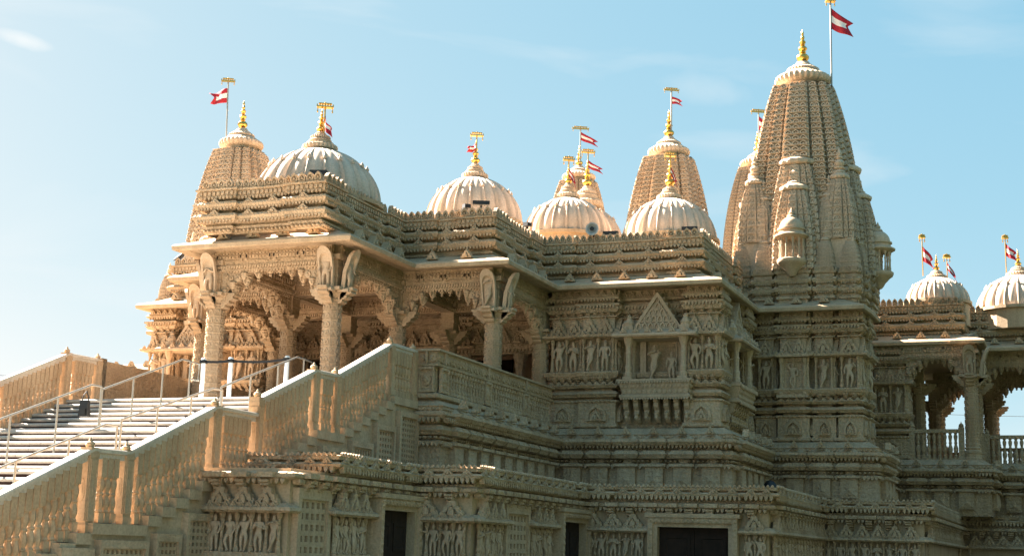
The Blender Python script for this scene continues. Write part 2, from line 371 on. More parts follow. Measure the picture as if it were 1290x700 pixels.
def doorway(a, b, zt, parent, dark=False):
    n = nrm(a, b); l = math.hypot(b[0]-a[0], b[1]-a[1]); ang = math.atan2(b[1]-a[1], b[0]-a[0]); c = ((a[0]+b[0])/2, (a[1]+b[1])/2)
    f = MB(); fw = .17
    for (w0, w1, y) in ((0, fw*.55, .24), (fw*.55, fw, .19)):
        for s in (-1, 1):
            x0, x1 = sorted((s*(l/2-w0), s*(l/2-w1))); f.put(boxT(x0, x1, -.3, y, 0, zt-w0), (c[0], c[1], .38), ang)
        f.put(boxT(-l/2+w1, l/2-w1, -.3, y, zt-w1, zt-w0), (c[0], c[1], .38), ang)
    f.put(boxT(-l/2-.05, l/2+.05, -.02, .27, zt, zt+.07), (c[0], c[1], .38), ang)
    for q in np.arange(-l/2+.06, l/2-.02, .11): f.put(FLORET, (c[0]+math.cos(ang)*q+n[0]*.24, c[1]+math.sin(ang)*q+n[1]*.24, .38+zt-.05), ang, .08, .05, .08)
    for z in np.arange(.3, zt-.1, .11):
        for s in (-1, 1): f.put(FLORET, (c[0]+math.cos(ang)*s*(l/2-.05)+n[0]*.24, c[1]+math.sin(ang)*s*(l/2-.05)+n[1]*.24, .38+z), ang, .07, .04, .08)
    o = f.build('doorway', M['fine'], parent, (c[0], c[1], .38))
    d = MB(); w = l-2*fw
    for s in (0, 1):
        x0 = -w/2+s*w/2; d.put(boxT(x0+.005, x0+w/2-.005, .01, .05, 0, zt-fw), (c[0], c[1], .38), ang)
        for z in (.15, .75, 1.3): d.put(relief([(.5, 0), (.5, 1), (-.5, 1), (-.5, 0)], .05, .07, .75, .8), (c[0]+math.cos(ang)*(x0+w/4), c[1]+math.sin(ang)*(x0+w/4), .38+z), ang, w/2*.78, 1, .42)
    d.build('recess_shade_leaves', M['door'], o, (c[0]-n[0]*.0, c[1], .38))  # near-black leaves stand in for the shaded recess behind the frame
def lattice(a, b, z0, z1, parent, fr=.09, name='lattice_screen', pitch=.13):
    n = nrm(a, b); l = math.hypot(b[0]-a[0], b[1]-a[1]); ang = math.atan2(b[1]-a[1], b[0]-a[0]); c = ((a[0]+b[0])/2, (a[1]+b[1])/2)
    f = MB(); H = z1-z0; p = (c[0], c[1], z0)
    f.put(boxT(-l/2, -l/2+fr, -.05, .1, 0, H), p, ang); f.put(boxT(l/2-fr, l/2, -.05, .1, 0, H), p, ang)
    f.put(boxT(-l/2+fr, l/2-fr, -.05, .1, 0, fr), p, ang); f.put(boxT(-l/2+fr, l/2-fr, -.05, .1, H-fr*1.6, H), p, ang)
    w = l-2*fr; h = H-2.6*fr; nx = max(1, int(w/pitch)); nz = max(1, int(h/pitch)); px = w/nx; pz = h/nz
    for i in range(nx):
        for j in range(nz):
            x, z = -w/2+(i+.5)*px, fr+(j+.5)*pz
            f.put(relief([(.5, 0), (.5, .5), (.5, 1), (0, 1), (-.5, 1), (-.5, .5), (-.5, 0), (0, 0)], 0, .06, .55, .95), (c[0]+math.cos(ang)*x, c[1]+math.sin(ang)*x, z0+z-pz/2), ang, px, 1, pz)
            f.put(FLORET, (c[0]+math.cos(ang)*x, c[1]+math.sin(ang)*x, z0+z), ang, px*.42, .09, pz*.42)
    f.put(boxT(-w/2, w/2, -.02, .004, fr, H-fr), p, ang)
    return f.build(name, M['fine'], parent, (c[0], c[1], z0))
nm = MB()
xw = -10.36-.12+.0   # wall planes sit .12 behind the outline
def pt(i, u):        # point on the wall plane of edge i of LSR at distance u from its start
    Q = offs(LSR, -.12); a, b = Q[i], Q[i+1]; l = math.hypot(b[0]-a[0], b[1]-a[1]); return (a[0]+(b[0]-a[0])*u/l, a[1]+(b[1]-a[1])*u/l)
def U(i, *v):        # positions along edge i from absolute y (edges that run back) or x (edges that face the street)
    Q = offs(LSR, -.12); k = 1 if i % 2 else 0
    return [pt(i, q-Q[i][k]) for q in v]
def run(i, v0, v1, n):
    a, b = U(i, v0, v1); l = abs(v1-v0); niche_run(LOWER, nm, a, b, [l*(k+.5)/n for k in range(n)])
run(0, -10.85, -9.72, 5)
lattice(*U(1, 16.55, 17.45), 1.5, 2.47, LOWER); run(1, 17.55, 18.55, 4); doorway(*U(1, 18.7, 20.1), 2.06, LOWER)
run(2, -9.6, -8.72, 4)
run(3, 20.3, 21.3, 4); lattice(*U(3, 21.42, 22.5), 1.5, 2.47, LOWER); run(3, 22.6, 23.6, 4); doorway(*U(3, 23.75, 25.3), 2.06, LOWER)
run(4, -8.6, -7.42, 5); doorway(*U(4, -7.32, -5.68), 2.03, LOWER); run(4, -5.6, -5.2, 2)
run(5, 25.45, 30.5, 16)
run(6, -5.1, -3.1, 8)
run(7, 30.7, 38.8, 0); run(8, -2.8, 1, 0)
nm.build('niche_canopies', M['carved'], LOWER, (AX, 30, 1))

# --- plinth mouldings ------------------------------------------------
PB = [(0, 2.93), (.0, 3.10), (.0, 3.52), (.07, 3.54), (.07, 3.59), (-.10, 3.62), (-.10, 3.69), (.03, 3.71), (.09, 3.79), (.03, 3.87), (-.10, 3.89), (-.10, 3.96), (.07, 3.98), (.13, 4.04), (.12, 4.10), (.03, 4.12), (.03, 4.19), (.05, 4.21), (-.2, 4.36), (-.45, 4.38)]
BR = [(-11.0, 22.78), (-10.42, 22.78), (-10.42, 28.78), (-6.62, 28.78), (-6.62, 32.46), (-4.17, 32.46), (-4.17, 34.75), (-4.5, 34.75), (-4.5, 38.02), (-2.12, 38.02), (-2.12, 39.72), (6, 39.72)]
pl = MB()
def rows(P, step, w, off0, dep):
    """little plinth piers standing proud at a regular pitch"""
    for i in range(len(P)-1):
        a, b = P[i], P[i+1]; l = math.hypot(b[0]-a[0], b[1]-a[1]); n = nrm(a, b); t = ((b[0]-a[0])/l, (b[1]-a[1])/l)
        if n[0] < -.5 or n[1] > .5: continue
        k = int((l-.2)/step)
        for q in range(k):
            u = (l-k*step)/2+step*(q+.5); ww = w
            c = (a[0]+t[0]*u+n[0]*off0, a[1]+t[1]*u+n[1]*off0)
            f = lambda s, d: (c[0]+t[0]*s*ww/2-n[0]*d, c[1]+t[1]*s*ww/2-n[1]*d)
            yield [f(-1, dep), f(-1, 0), f(1, 0), f(1, dep)], c, math.atan2(t[1], t[0]), n
for P in (BR, mirror(BR)):
    sweep(pl, P, PB)
    for q, c, ang, n in rows(P, .60, .38, .12, .25):
        sweep(pl, q, [(o, z) for o, z in PB[1:16]]+[(-.1, 4.22)])
        pl.put(DIAMOND, (c[0], c[1], 3.12), ang, .36, .05, .4)
        pl.put(PEAK, (c[0]-n[0]*.02, c[1]-n[1]*.02, 4.2), ang, .2, .16, .17)
        pl.put(FLORET, (c[0]+n[0]*.06, c[1]+n[1]*.06, 3.80), ang, .1, .06, .1)
    along(pl, P, .06, 4.0, .085, LEAF, .062, .09, .09)
    along(pl, P, .03, 4.155, .1, BEAD, .075, .08, .06)
    along(pl, P, .03, 3.56, .085, LEAF, .062, .06, .07)
    along(pl, P, -.02, 3.66, .1, BEAD, .08, .14, .06)
pl.build('plinth_mouldings', M['carved'], T_, (AX, 30, 3.04))
fl = MB()
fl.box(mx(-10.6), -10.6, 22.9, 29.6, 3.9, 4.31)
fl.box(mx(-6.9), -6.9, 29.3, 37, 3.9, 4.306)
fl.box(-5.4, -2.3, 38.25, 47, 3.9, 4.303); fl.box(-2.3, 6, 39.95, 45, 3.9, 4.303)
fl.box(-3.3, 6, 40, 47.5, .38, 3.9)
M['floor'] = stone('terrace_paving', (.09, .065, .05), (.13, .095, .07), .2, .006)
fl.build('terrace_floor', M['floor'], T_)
# --- terrace parapet --------------------------------------------------
tp = MB()
TPP = [(-.16, 4.32), (.05, 4.37), (.05, 4.43), (.04, 4.445), (-.06, 4.46), (-.06, 4.92), (.04, 4.93), (.05, 4.97), (-.03, 4.985), (.0, 5.19), (.06, 5.20), (.06, 5.235), (0, 5.25), (-.17, 5.25), (-.17, 4.32)]
TR = [(-10.98, 22.9), (-10.57, 22.9), (-10.57, 28.86)]
sweep(tp, TR, TPP)
for P in (TR,):
    for i in (0, 1):
        a, b = P[i], P[i+1]; l = math.hypot(b[0]-a[0], b[1]-a[1]); t = ((b[0]-a[0])/l, (b[1]-a[1])/l); n = nrm(a, b); ang = math.atan2(t[1], t[0])
        k = 2 if i == 0 else 44; s = l/k
        for q in range(k):
            u = s*(q+.5); x, y = a[0]+t[0]*u, a[1]+t[1]*u
            tp.put(FLORET, (x-n[0]*.02, y-n[1]*.02, 5.09), ang, .15 if q % 2 else .11, .09, .19 if q % 2 else .13)
            panel = i == 0 or q % 15 in (1, 2) or q in (0, 43)
            if not panel:
                tp.put(COLONET, (x-n[0]*.02, y-n[1]*.02, 4.46), ang, .10, .10, .46)
        for q in ((0,) if i == 0 else (2, 17, 32)):
            u = s*(q+(1 if i == 0 else 0)); x, y = a[0]+t[0]*u, a[1]+t[1]*u
            tp.put(relief([(.5, 0), (.5, 1), (-.5, 1), (-.5, 0)], 0, .05, .82, .6), (x-n[0]*.02, y-n[1]*.02, 4.465), ang, .3, 1.3, .455)
            tp.put(FLORET, (x, y, 4.695), ang, .2, .1, .26)
            tp.put(boxT(-.5, .5, 0, 1, 0, 1), (x, y, 4.98), ang, .04, .05, .25)
tp.build('terrace_parapet', M['carved'], T_)
tp = MB(); sweep(tp, mirror(TR), TPP); tp.build('terrace_parapet', M['carved'], T_)

# --- walls --------------------------------------------------------------
UP = [(.03, 4.37), (.07, 4.40), (.07, 4.46), (.04, 4.48), (.04, 4.91), (.07, 4.93), (.07, 4.97), (-.07, 4.99), (-.07, 5.02), (.04, 5.035), (.10, 5.10), (.04, 5.165), (-.07, 5.18), (-.07, 5.215), (.05, 5.235), (.09, 5.28), (.07, 5.31), (-.05, 5.335), (-.05, 5.40), (.04, 5.43), (.10, 5.50), (.12, 5.56), (.10, 5.59), (-.09, 5.605), (-.09, 6.30), (.08, 6.31), (.16, 6.335), (.165, 6.38), (.06, 6.42), (-.02, 6.46), (-.02, 6.76), (.04, 6.775), (.04, 6.80), (-.05, 6.815), (-.05, 6.86), (.05, 6.88), (.10, 6.95), (.07, 7.0), (.12, 7.02), (.12, 7.06), (-.04, 7.09), (-.04, 7.14), (.08, 7.16), (.10, 7.20), (.06, 7.25), (.0, 7.27), (.0, 7.43)]
def pier(mb, P, parent, figs=True):
    sweep(mb, P, UP)
    along(mb, P, -.02, 6.43, .30, PEAK, .29, .13, .36, minlen=.18, gap=.0)
    along(mb, P, .12, 6.375, .12, PEAK, .11, .06, .08)
    along(mb, P, .05, 5.285, .17, PEAK, .16, .07, .10)
    along(mb, P, .05, 7.03, .075, LEAF, .055, .085, .085)
    along(mb, P, .04, 7.17, .075, LEAF, .055, .06, .06)
    along(mb, P, .02, 7.24, .17, PEAK, .16, .07, .13)
    along(mb, P, -.05, 6.93, .17, CONSOLE, .08, .15, .14)
    along(mb, P, -.02, 5.47, .17, CONSOLE, .09, .13, .13)
    along(mb, P, .04, 4.52, .6, relief(ogive(1, 1), 0, 1, .7, .8, .33), .34, .07, .36, minlen=.25)
    along(mb, P, .04, 4.54, .6, PEAK, .2, .10, .24, minlen=.25)
    along(mb, P, .04, 4.425, .085, BEAD, .065, .09, .05)
    along(mb, P, .07, 4.95, .1, BEAD, .07, .06, .045)
    for i in range(len(P)-1):
        a, b = P[i], P[i+1]; l = math.hypot(b[0]-a[0], b[1]-a[1]); n = nrm(a, b); t = ((b[0]-a[0])/l, (b[1]-a[1])/l); ang = math.atan2(t[1], t[0])
        if l < .3 or n[0] < -.5 or n[1] > .5: continue
        k = max(1, int(round(l/.34)))
        for q in range(k+1):
            u = .045+(l-.09)*q/k; mb.put(COLONET, (a[0]+t[0]*u+n[0]*.0, a[1]+t[1]*u+n[1]*.0, 5.6), ang, .10, .11, .72)
        if figs:
            for q in range(k):
                u = .045+(l-.09)*(q+.5)/k; put_figure(parent, (a[0]+t[0]*u+n[0]*.02, a[1]+t[1]*u+n[1]*.02, 5.6), ang, .68)
BKR = [(-10.55, 31.4), (-10.55, 29.36), (-7.12, 29.36), (-7.12, 33.0), (-4.74, 33.0), (-4.74, 34.62), (-5.02, 34.62), (-5.02, 36.1), (-5.35, 36.1), (-5.35, 38.6), (-4.3, 38.6), (-4.3, 39.4)]
PIERS_M = [[(-10.72, 29.7), (-10.72, 29.12), (-9.98, 29.12), (-9.98, 29.04), (-9.22, 29.04), (-9.22, 29.5)],
           [(-7.64, 29.5), (-7.64, 29.06), (-6.95, 29.06), (-6.95, 29.72), (-7.3, 29.72)],
           [(-7.3, 31.55), (-6.95, 31.55), (-6.95, 32.2), (-7.3, 32.2)]]
PIERS_T = [[(-6.93, 33.2), (-6.93, 32.84), (-6.53, 32.84), (-6.53, 33.2)], [(-6.39, 33.2), (-6.39, 32.70), (-5.75, 32.70), (-5.75, 33.2)],
           [(-5.61, 33.2), (-5.61, 32.8), (-5.16, 32.8), (-5.16, 33.2)], [(-5.02, 33.2), (-5.02, 32.76), (-4.56, 32.76), (-4.56, 33.2), (-4.9, 33.2)],
           [(-4.9, 33.36), (-4.49, 33.36), (-4.49, 33.96), (-4.9, 33.96)], [(-4.9, 34.1), (-4.6, 34.1), (-4.6, 34.45), (-4.9, 34.45)]]
PIERS_R = [[(-5.0, 39), (-5.0, 38.38), (-4.15, 38.38), (-4.15, 39)]]
bw = MB()
for P in (BKR, mirror(BKR)):
    sweep(bw, P, UP)
    along(bw, P, -.02, 6.43, .34, PEAK, .32, .13, .36, minlen=.2); along(bw, P, .05, 7.03, .075, LEAF, .055, .085, .085); along(bw, P, .02, 7.24, .17, PEAK, .16, .07, .13)
    along(bw, P, -.05, 6.93, .17, CONSOLE, .08, .15, .14); along(bw, P, .05, 5.285, .18, PEAK, .16, .07, .1); along(bw, P, .04, 4.425, .085, BEAD, .065, .09, .05)
WALL = bw.build('outer_wall', M['carved'], T_, (AX, 30, 4.37))
pm = MB()
for P in PIERS_M: pier(pm, P, WALL)
for P in PIERS_M: pier(pm, mirror(P), WALL)
pm.build('hall_pier_carving', M['carved'], WALL, (AX, 30, 4.37))
pm = MB()
for i, P in enumerate(PIERS_T): pier(pm, P, WALL, i != 1)
for P in PIERS_T: pier(pm, mirror(P), WALL, False)
for P in PIERS_R: pier(pm, P, WALL)
# shrine niche in the middle of the tower wall
c = (-6.07, 32.70)
for s in (-1, 1): pm.put(COLONET, (c[0]+s*.27, c[1]-.06, 5.44), 0, .11, .11, .86)
pm.put(boxT(-.36, .36, 0, .16, 0, .08), (c[0], c[1], 5.37), 0); pm.put(boxT(-.38, .38, 0, .2, 0, .06), (c[0], c[1], 6.31), 0)
pm.put(relief([(.26, 0), (.26, .8), (-.26, .8), (-.26, 0)], 0, .05, .8, .9), (c[0], c[1]+.03, 5.5), 0)
pm.build('tower_pier_carving', M['carved'], WALL, (-6, 33, 4.37))
put_figure(WALL, (c[0], c[1]-.01, 5.6), 0, .6)
bk = MB()
bk.box(mx(-5.4), -5.4, 36.3, 55, .4, 8.4); bk.box(mx(-7.62), -7.62, 34.0, 36.4, 4.31, 8.42); bk.box(mx(-7.62), -7.62, 29.55, 34.0, 7.44, 8.41); bk.box(mx(-5.1), -7.15, 33.1, 36.3, 7.0, 8.3)
bk.box(-7.2, -5.1, 33.2, 36.3, 4.3, 8.3); bk.box(mx(-5.1), mx(-7.2), 33.2, 36.3, 4.3, 8.3)
bk.build('rear_hall_block', M['stone'], T_)

# --- porch: inner wall, columns, arches, ceiling ---------------------------
iw = MB()
iw.box(-18.2, -10.62, 30.22, 30.55, 6.2, 7.43); iw.box(-18.15, -10.66, 30.14, 30.45, 6.24, 6.42); iw.box(-18.15, -10.66, 30.12, 30.5, 6.95, 7.1)
along(iw, [(-18.1, 30.14), (-10.7, 30.14)], 0, 6.44, .34, PEAK, .32, .08, .36); along(iw, [(-18.1, 30.14), (-10.7, 30.14)], 0, 6.3, .09, LEAF, .07, .05, .08)
for a, w in ((-17.85, .5), (-15.5, .42), (-13.34, .42), (-10.98, .5)):
    P = [(a-w/2, 30.5), (a-w/2, 30.18), (a+w/2, 30.18), (a+w/2, 30.5)]; pier(iw, P, WALL, False)
for a in (-16.95, -16.25, -12.6, -11.9):
    iw.add(*tr(lathe([(.14, 0), (.14, .25), (.11, .28), (.13, .4), (.10, .45), (.10, 1.0), (.12, 1.05), (.10, 1.1), (.10, 1.5), (.15, 1.65), (.12, 1.7), (.18, 1.82), (.18, 1.9)], 8), (a, 30.32, 4.31)))
iw.build('porch_inner_wall', M['carved'], T_, (AX, 30.3, 4.3))
dm = MB(); dm.box(-15.3, -14.425, 33.9, 33.97, 4.31, 6.6); dm.box(-14.415, -13.54, 33.9, 33.97, 4.31, 6.6)
for q in (-14.86, -13.98):
    for z in (4.5, 5.15, 5.8): dm.put(relief([(.5, 0), (.5, 1), (-.5, 1), (-.5, 0)], 0, .03, .75, .8), (q, 33.9, z), 0, .7, 1, .5)
dm.build('hall_door', M['door'], T_)
def column_mesh(h=2.24):
    m = MB()
    def oct_(r, q): return [(r*math.cos(PI/8+PI/4*k), r*math.sin(PI/8+PI/4*k)) for k in range(8)]
    base = [(.235, 0), (.235, .1), (.215, .12), (.215, .2), (.235, .22), (.235, .27), (.19, .31), (.215, .35), (.19, .39), (.2, .42), (.2, .47), (.18, .49)]
    sh = list(base); z = .49
    top = h-.26; nb = 9
    for k in range(nb):
        z0 = .49+(top-.49)*k/nb; z1 = .49+(top-.49)*(k+1)/nb; r = .178-.012*k/nb
        sh += [(r, z0+.01), (r, z1-.035), (r+.014, z1-.03), (r+.014, z1-.008), (r, z1-.004)]
    sh += [(.17, top), (.2, top+.03), (.17, top+.07), (.22, top+.12), (.25, top+.16), (.25, top+.2)]
    V, F = lathe(sh, 8); c, s_ = math.cos(PI/8), math.sin(PI/8)
    V = np.stack([V[:, 0]*c-V[:, 1]*s_, V[:, 0]*s_+V[:, 1]*c, V[:, 2]], 1); m.add(V, F)
    for k in range(nb):                                   # carved fields on the eight faces
        z0 = .49+(top-.49)*k/nb; hh = (top-.49)/nb-.06
        for q in range(8):
            a = PI/4*q; m.put(relief(ogive(1, 1, 3), 0, 1, .55, .7, .3), (.158*math.cos(a), .158*math.sin(a), z0+.015), a+PI/2, .09, .022, hh*.9)
    m.add(*boxT(-.25, .25, -.25, .25, -.06, .055)); m.add(*boxT(-.27, .27, -.27, .27, top+.2, h))
    for q in range(4):
        a = PI/2*q; m.put(CONSOLE, (.16*math.cos(a), .16*math.sin(a), h), a+PI/2, .2, .3, .3)
    # upper shaft and bracket capital under the beam
    m.add(*boxT(-.15, .15, -.15, .15, h, h+.62)); m.add(*boxT(-.17, .17, -.17, .17, h+.2, h+.25)); m.add(*boxT(-.17, .17, -.17, .17, h+.4, h+.44))
    m.add(*boxT(-.22, .22, -.22, .22, h+.55, h+.64))
    return m.mesh('column_mesh', [M['fine']], (0, 0, 0))
CM = column_mesh()
ogv = [(.13, 0), (.155, .35)]+[(.155*math.cos(R(a)), .60+.18*math.sin(R(a))) for a in range(0, 181, 22)]+[(-.155, .35), (-.13, 0)]
BF = MB(); BF.add(*relief(ogv, -.02, .07, .74, .6, .28)); BF.add(*boxT(-.17, .17, -.1, .2, -.06, 0)); BFM = None
def bracket_plate():
    m = MB(); V, F = relief(ogv, -.02, .06, .76, .6, .28)
    V = V.copy(); V[:, 1] += V[:, 2]**2*.36
    m.put((V, F), (0, 0, 0), 0); m.put(boxT(-.17, .17, -.12, .16, -.05, 0), (0, 0, 0), 0); m.put(CONSOLE, (0, .04, -.05), 0, .2, .14, .14)
    return m.mesh('bracket_plate_mesh', [M['figure']], (0, 0, 0))
BPM = bracket_plate()
def column(x, y, faces=(), z=4.31):
    o = inst('column', CM, T_, (x, y, z))
    for f in faces:
        ang = {'S': 0, 'E': PI/2, 'N': PI, 'W': -PI/2}[f]; n = {'S': (0, -1), 'E': (1, 0), 'N': (0, 1), 'W': (-1, 0)}[f]
        p = (x+n[0]*.24, y+n[1]*.24, z+2.2)
        b = inst('statue_bracket', BPM, o, p, ang)
        k = fcount[0] % 5; fcount[0] += 1; s = .70/1.06
        inst('bracket_statue', FIG[k], o, (p[0]+n[0]*.08, p[1]+n[1]*.08, p[2]), ang, (s, s, s), rot=None)
    return o
CX = (-15.72, -13.12)
for x in CX:
    column(x, 23.55, 'SE' if x > AX else 'SW')
for x in (-17.89, -15.72, -13.12, -10.95):
    column(x, 26.35, ('S', 'E') if x == -10.95 else (('S', 'W') if x < -17 else ()))
for x in (-15.72, -13.12): column(x, 29.0)
column(-17.75, 29.2); column(-11.0, 29.22)
bm_ = MB()
def beam(a, b, z0=6.98, z1=7.42, w=.15):
    d = nrm(a, b); l = math.hypot(b[0]-a[0], b[1]-a[1]); ang = math.atan2(b[1]-a[1], b[0]-a[0]); c = ((a[0]+b[0])/2, (a[1]+b[1])/2)
    bm_.put(boxT(-l/2, l/2, -w, w, z0, z1), (c[0], c[1], 0), ang)
    for s in (1, -1):
        aa, bb = (a, b) if s == 1 else (b, a)
        along(bm_, [aa, bb], w, z1-.1, .075, boxT(-.5, .5, 0, 1, -1, 0), .05, .03, .1, hide=False)
        along(bm_, [aa, bb], w, z1-.26, .6, relief([(.5, 0), (.5, 1), (-.5, 1), (-.5, 0)], 0, 1, .8, .8), .55, .03, .13, hide=False)
        along(bm_, [aa, bb], w, z1-.195, .09, FLORET, .08, .03, .1, hide=False)
        along(bm_, [aa, bb], w, z0+.1, .06, LEAF, .05, .03, .08, hide=False)
def arch_mesh(l, rise=.62, zb=-.62):
    """scalloped hanging arch between two columns, z=0 at the beam soffit"""
    m = MB(); cusps = 4; pts = []; N = 10
    f = lambda t: zb+rise*(1-abs(t)**1.7)                   # t in -1..1
    ts = [-.98, -.78, -.56, -.33, -.10, .10, .33, .56, .78, .98]
    low = []
    for i in range(len(ts)-1):
        t0, t1 = ts[i], ts[i+1]
        for q in range(N):
            t = t0+(t1-t0)*q/N; s = math.sin(PI*q/N)**.55; ed = f(t)+.16*s*(1.6 if i == 4 else 1)-.06
            low.append((t*l/2, min(ed, -.02)))
    low.append((ts[-1]*l/2, f(ts[-1])-.06))
    up = [(x, .02) for x, z in low]
    n = len(low); th = .09
    for y in (-th, th):
        pass
    V = [(x, -th, z) for x, z in low]+[(x, -th, z) for x, z in up]+[(x, th, z) for x, z in low]+[(x, th, z) for x, z in up]
    F = []
    for i in range(n-1): F += [(i, i+1, n+i+1, n+i), (2*n+i+1, 2*n+i, 3*n+i, 3*n+i+1), (i, 2*n+i, 2*n+i+1, i+1)]
    m.add(V, F)
    bud = lathe([(0, -.13), (.035, -.1), (.02, -.08), (.06, -.03), (.085, .03), (.08, .07), (.1, .09), (.05, .13), (0, .14)], 8, cap=False)
    for t in ts[1:-1]+[-.93, .93]:
        V, F2 = bud; m.add(V*1.05+np.array([t*l/2, 0, f(t)-.02]), F2)
        for s in (-1, 1):
            m.add(*tr(bud, (t*l/2, s*.1, f(t)+.06), (.8, .8, .8)))
    for row, (zo, sz, kk) in enumerate(((.15, .15, 9), (.27, .12, 11), (.38, .11, 12))):       # rosettes on both faces
        for q in range(kk):
            t = -.92+1.84*(q+.5*(row % 2))/(kk-1)
            if abs(t) > .97: continue
            z = f(t)+zo
            if z > -.05: continue
            m.put(FLORET, (t*l/2, -th, z), 0, sz, .09, sz); m.put(FLORET, (t*l/2, th, z), PI, sz, .09, sz)
    along(m, [(-l/2, -th), (l/2, -th)], 0, -.01, .07, LEAF, .06, .03, .08); along(m, [(l/2, th), (-l/2, th)], 0, -.01, .07, LEAF, .06, .03, .08, hide=False)
    for s in (-1, 1): m.put(boxT(-.06, .06, -th-.02, th+.02, zb-.02, .0), (s*(l/2-.04), 0, 0), 0)
    return m.mesh('arch_mesh', [M['carved']], (0, 0, 0))
AC = {}
def arch(a, b, z=7.02):
    l = round(math.hypot(b[0]-a[0], b[1]-a[1])-.34, 2)
    if l not in AC: AC[l] = arch_mesh(l)
    inst('scalloped_arch', AC[l], T_, ((a[0]+b[0])/2, (a[1]+b[1])/2, z), math.atan2(b[1]-a[1], b[0]-a[0]))
    beam(a, b)
P1, P2 = (-15.72, 23.55), (-13.12, 23.55); Q0, Q1, Q2, Q3 = (-17.89, 26.35), (-15.72, 26.35), (-13.12, 26.35), (-10.95, 26.35)
for a, b in ((P1, P2), (P2, Q2), (Q2, Q3), (Q3, (-11.0, 29.22)), (P1, Q1), (Q0, Q1), (Q0, (-17.75, 29.2))): arch(a, b)
for a, b in ((Q1, Q2), (Q1, (-15.72, 29.0)), (Q2, (-13.12, 29.0)), ((-17.75, 29.2), (-15.72, 29.0)), ((-15.72, 29.0), (-13.12, 29.0)), ((-13.12, 29.0), (-11.0, 29.22))): beam(a, b)
# transept porch on the right
RC = [(-2.55, 38.45), (-2.55, 40.3), (-4.05, 40.3), (-.75, 40.3), (.9, 40.3), (-4.05, 44.7), (-2.45, 44.7), (-.75, 44.7), (.9, 44.7), (-4.05, 46.4), (-2.45, 46.4)]
for i, p in enumerate(RC): column(p[0], p[1], ('S', 'E') if i == 0 else (), 4.31)
for a, b in (((-4.3, 38.45), RC[0]), (RC[0], RC[1]), (RC[1], RC[3]), (RC[3], RC[4]), (RC[5], RC[6]), (RC[6], RC[7]), (RC[7], RC[8]), (RC[9], RC[10])): arch(a, b)
def railing(a, b):
    l = math.hypot(b[0]-a[0], b[1]-a[1]); t = ((b[0]-a[0])/l, (b[1]-a[1])/l); ang = math.atan2(t[1], t[0]); c = ((a[0]+b[0])/2, (a[1]+b[1])/2); m = MB()
    m.put(boxT(-l/2, l/2, -.07, .07, 5.06, 5.15), (*c, 0), ang); m.put(boxT(-l/2, l/2, -.08, .08, 4.31, 4.40), (*c, 0), ang)
    for e in (-1, 1): m.put(merge(boxT(-.07, .07, -.075, .075, 4.31, 5.2), tr(lathe([(.04, 0), (.07, .03), (.05, .08), (.02, .1), (0, .16)], 8), (0, 0, 5.2))), (c[0]+t[0]*e*(l/2-.07), c[1]+t[1]*e*(l/2-.07), 0), ang)
    o = m.build('porch_railing', M['carved'], T_, (*c, 4.31)); k = int(l/.17); me = SPR[0]
    for q in range(k):
        u = .15+(l-.3)*(q+.5)/k; inst('baluster', me, o, (a[0]+t[0]*u, a[1]+t[1]*u, 4.40), ang)
rb = MB(); rb.add(*lathe([(.05, 0), (.05, .08), (.03, .1), (.06, .2), (.06, .26), (.03, .36), (.045, .40), (.03, .44), (.05, .54), (.05, .58), (.03, .62), (.05, .66)], 8)); SPR = [rb.mesh('railing_baluster', [M['carved']], (0, 0, 0))]
railing((-4.12, 38.4), (-2.75, 38.4)); railing((-2.38, 40.3), (-.92, 40.3)); railing((-3.9, 46.4), (-2.6, 46.4)); railing((-2.3, 44.7), (-.9, 44.7)); railing((-.6, 44.7), (.75, 44.7))
bm_.build('porch_beams', M['carved'], T_, (AX, 26, 7))
ce = MB()
ce.box(-15.7, -13.15, 23.6, 26.35, 7.40, 8.2); ce.box(mx(-11.15), -11.15, 26.42, 29.6, 7.405, 8.21)
ce.build('porch_ceiling', M['stone'], T_); ce = MB()
ce.box(-5.2, -2.9, 38.95, 46.5, 7.4, 8.2); ce.box(-5.1, 6, 40.45, 44.9, 7.41, 8.21)
ce.build('porch_ceiling', M['stone'], T_)

# --- eave and roof parapet ---------------------------------------------------
EOR = [(-12.45, 22.88), (-12.45, 25.70), (-10.40, 25.70), (-10.40, 28.62), (-6.78, 28.62), (-6.78, 32.36), (-4.40, 32.36), (-4.33, 33.1), (-4.30, 34.4), (-4.75, 34.4), (-4.75, 36.3), (-5.15, 36.3), (-5.15, 38.2), (-3.0, 38.2), (-3.0, 38.14), (-2.16, 38.14), (-2.16, 39.66), (6, 39.66)]
EO = mirror(EOR)+EOR
ev = MB()
sweep(ev, EO, [(-.8, 7.40), (-.25, 7.385), (-.22, 7.36), (-.03, 7.335), (0, 7.35), (.01, 7.42), (-.02, 7.46), (-.06, 7.47), (-.3, 7.55), (-.58, 7.68), (-.7, 7.69)])
along(ev, EO, -.20, 7.38, .1, boxT(-.5, .5, 0, 1, -1, 0), .05, .12, .03)
along(ev, EO, -.40, 7.57, .62, PEAK, -.24, .2, .19, gap=.25)
ev.build('eave', M['stone'], T_, (AX, 28, 7.4))
RP = [(-.1, 7.62), (-.05, 7.64), (-.05, 7.70), (.0, 7.72), (.0, 7.76), (-.08, 7.775), (-.08, 7.81), (.03, 7.825), (.09, 7.86), (.13, 7.93), (.10, 7.985), (.0, 8.015), (-.08, 8.025), (-.08, 8.06), (.03, 8.075), (.09, 8.11), (.13, 8.175), (.10, 8.225), (.0, 8.25), (-.07, 8.255), (-.07, 8.285), (.03, 8.30), (.06, 8.33), (.06, 8.45), (.10, 8.46), (.10, 8.495), (-.15, 8.5)]
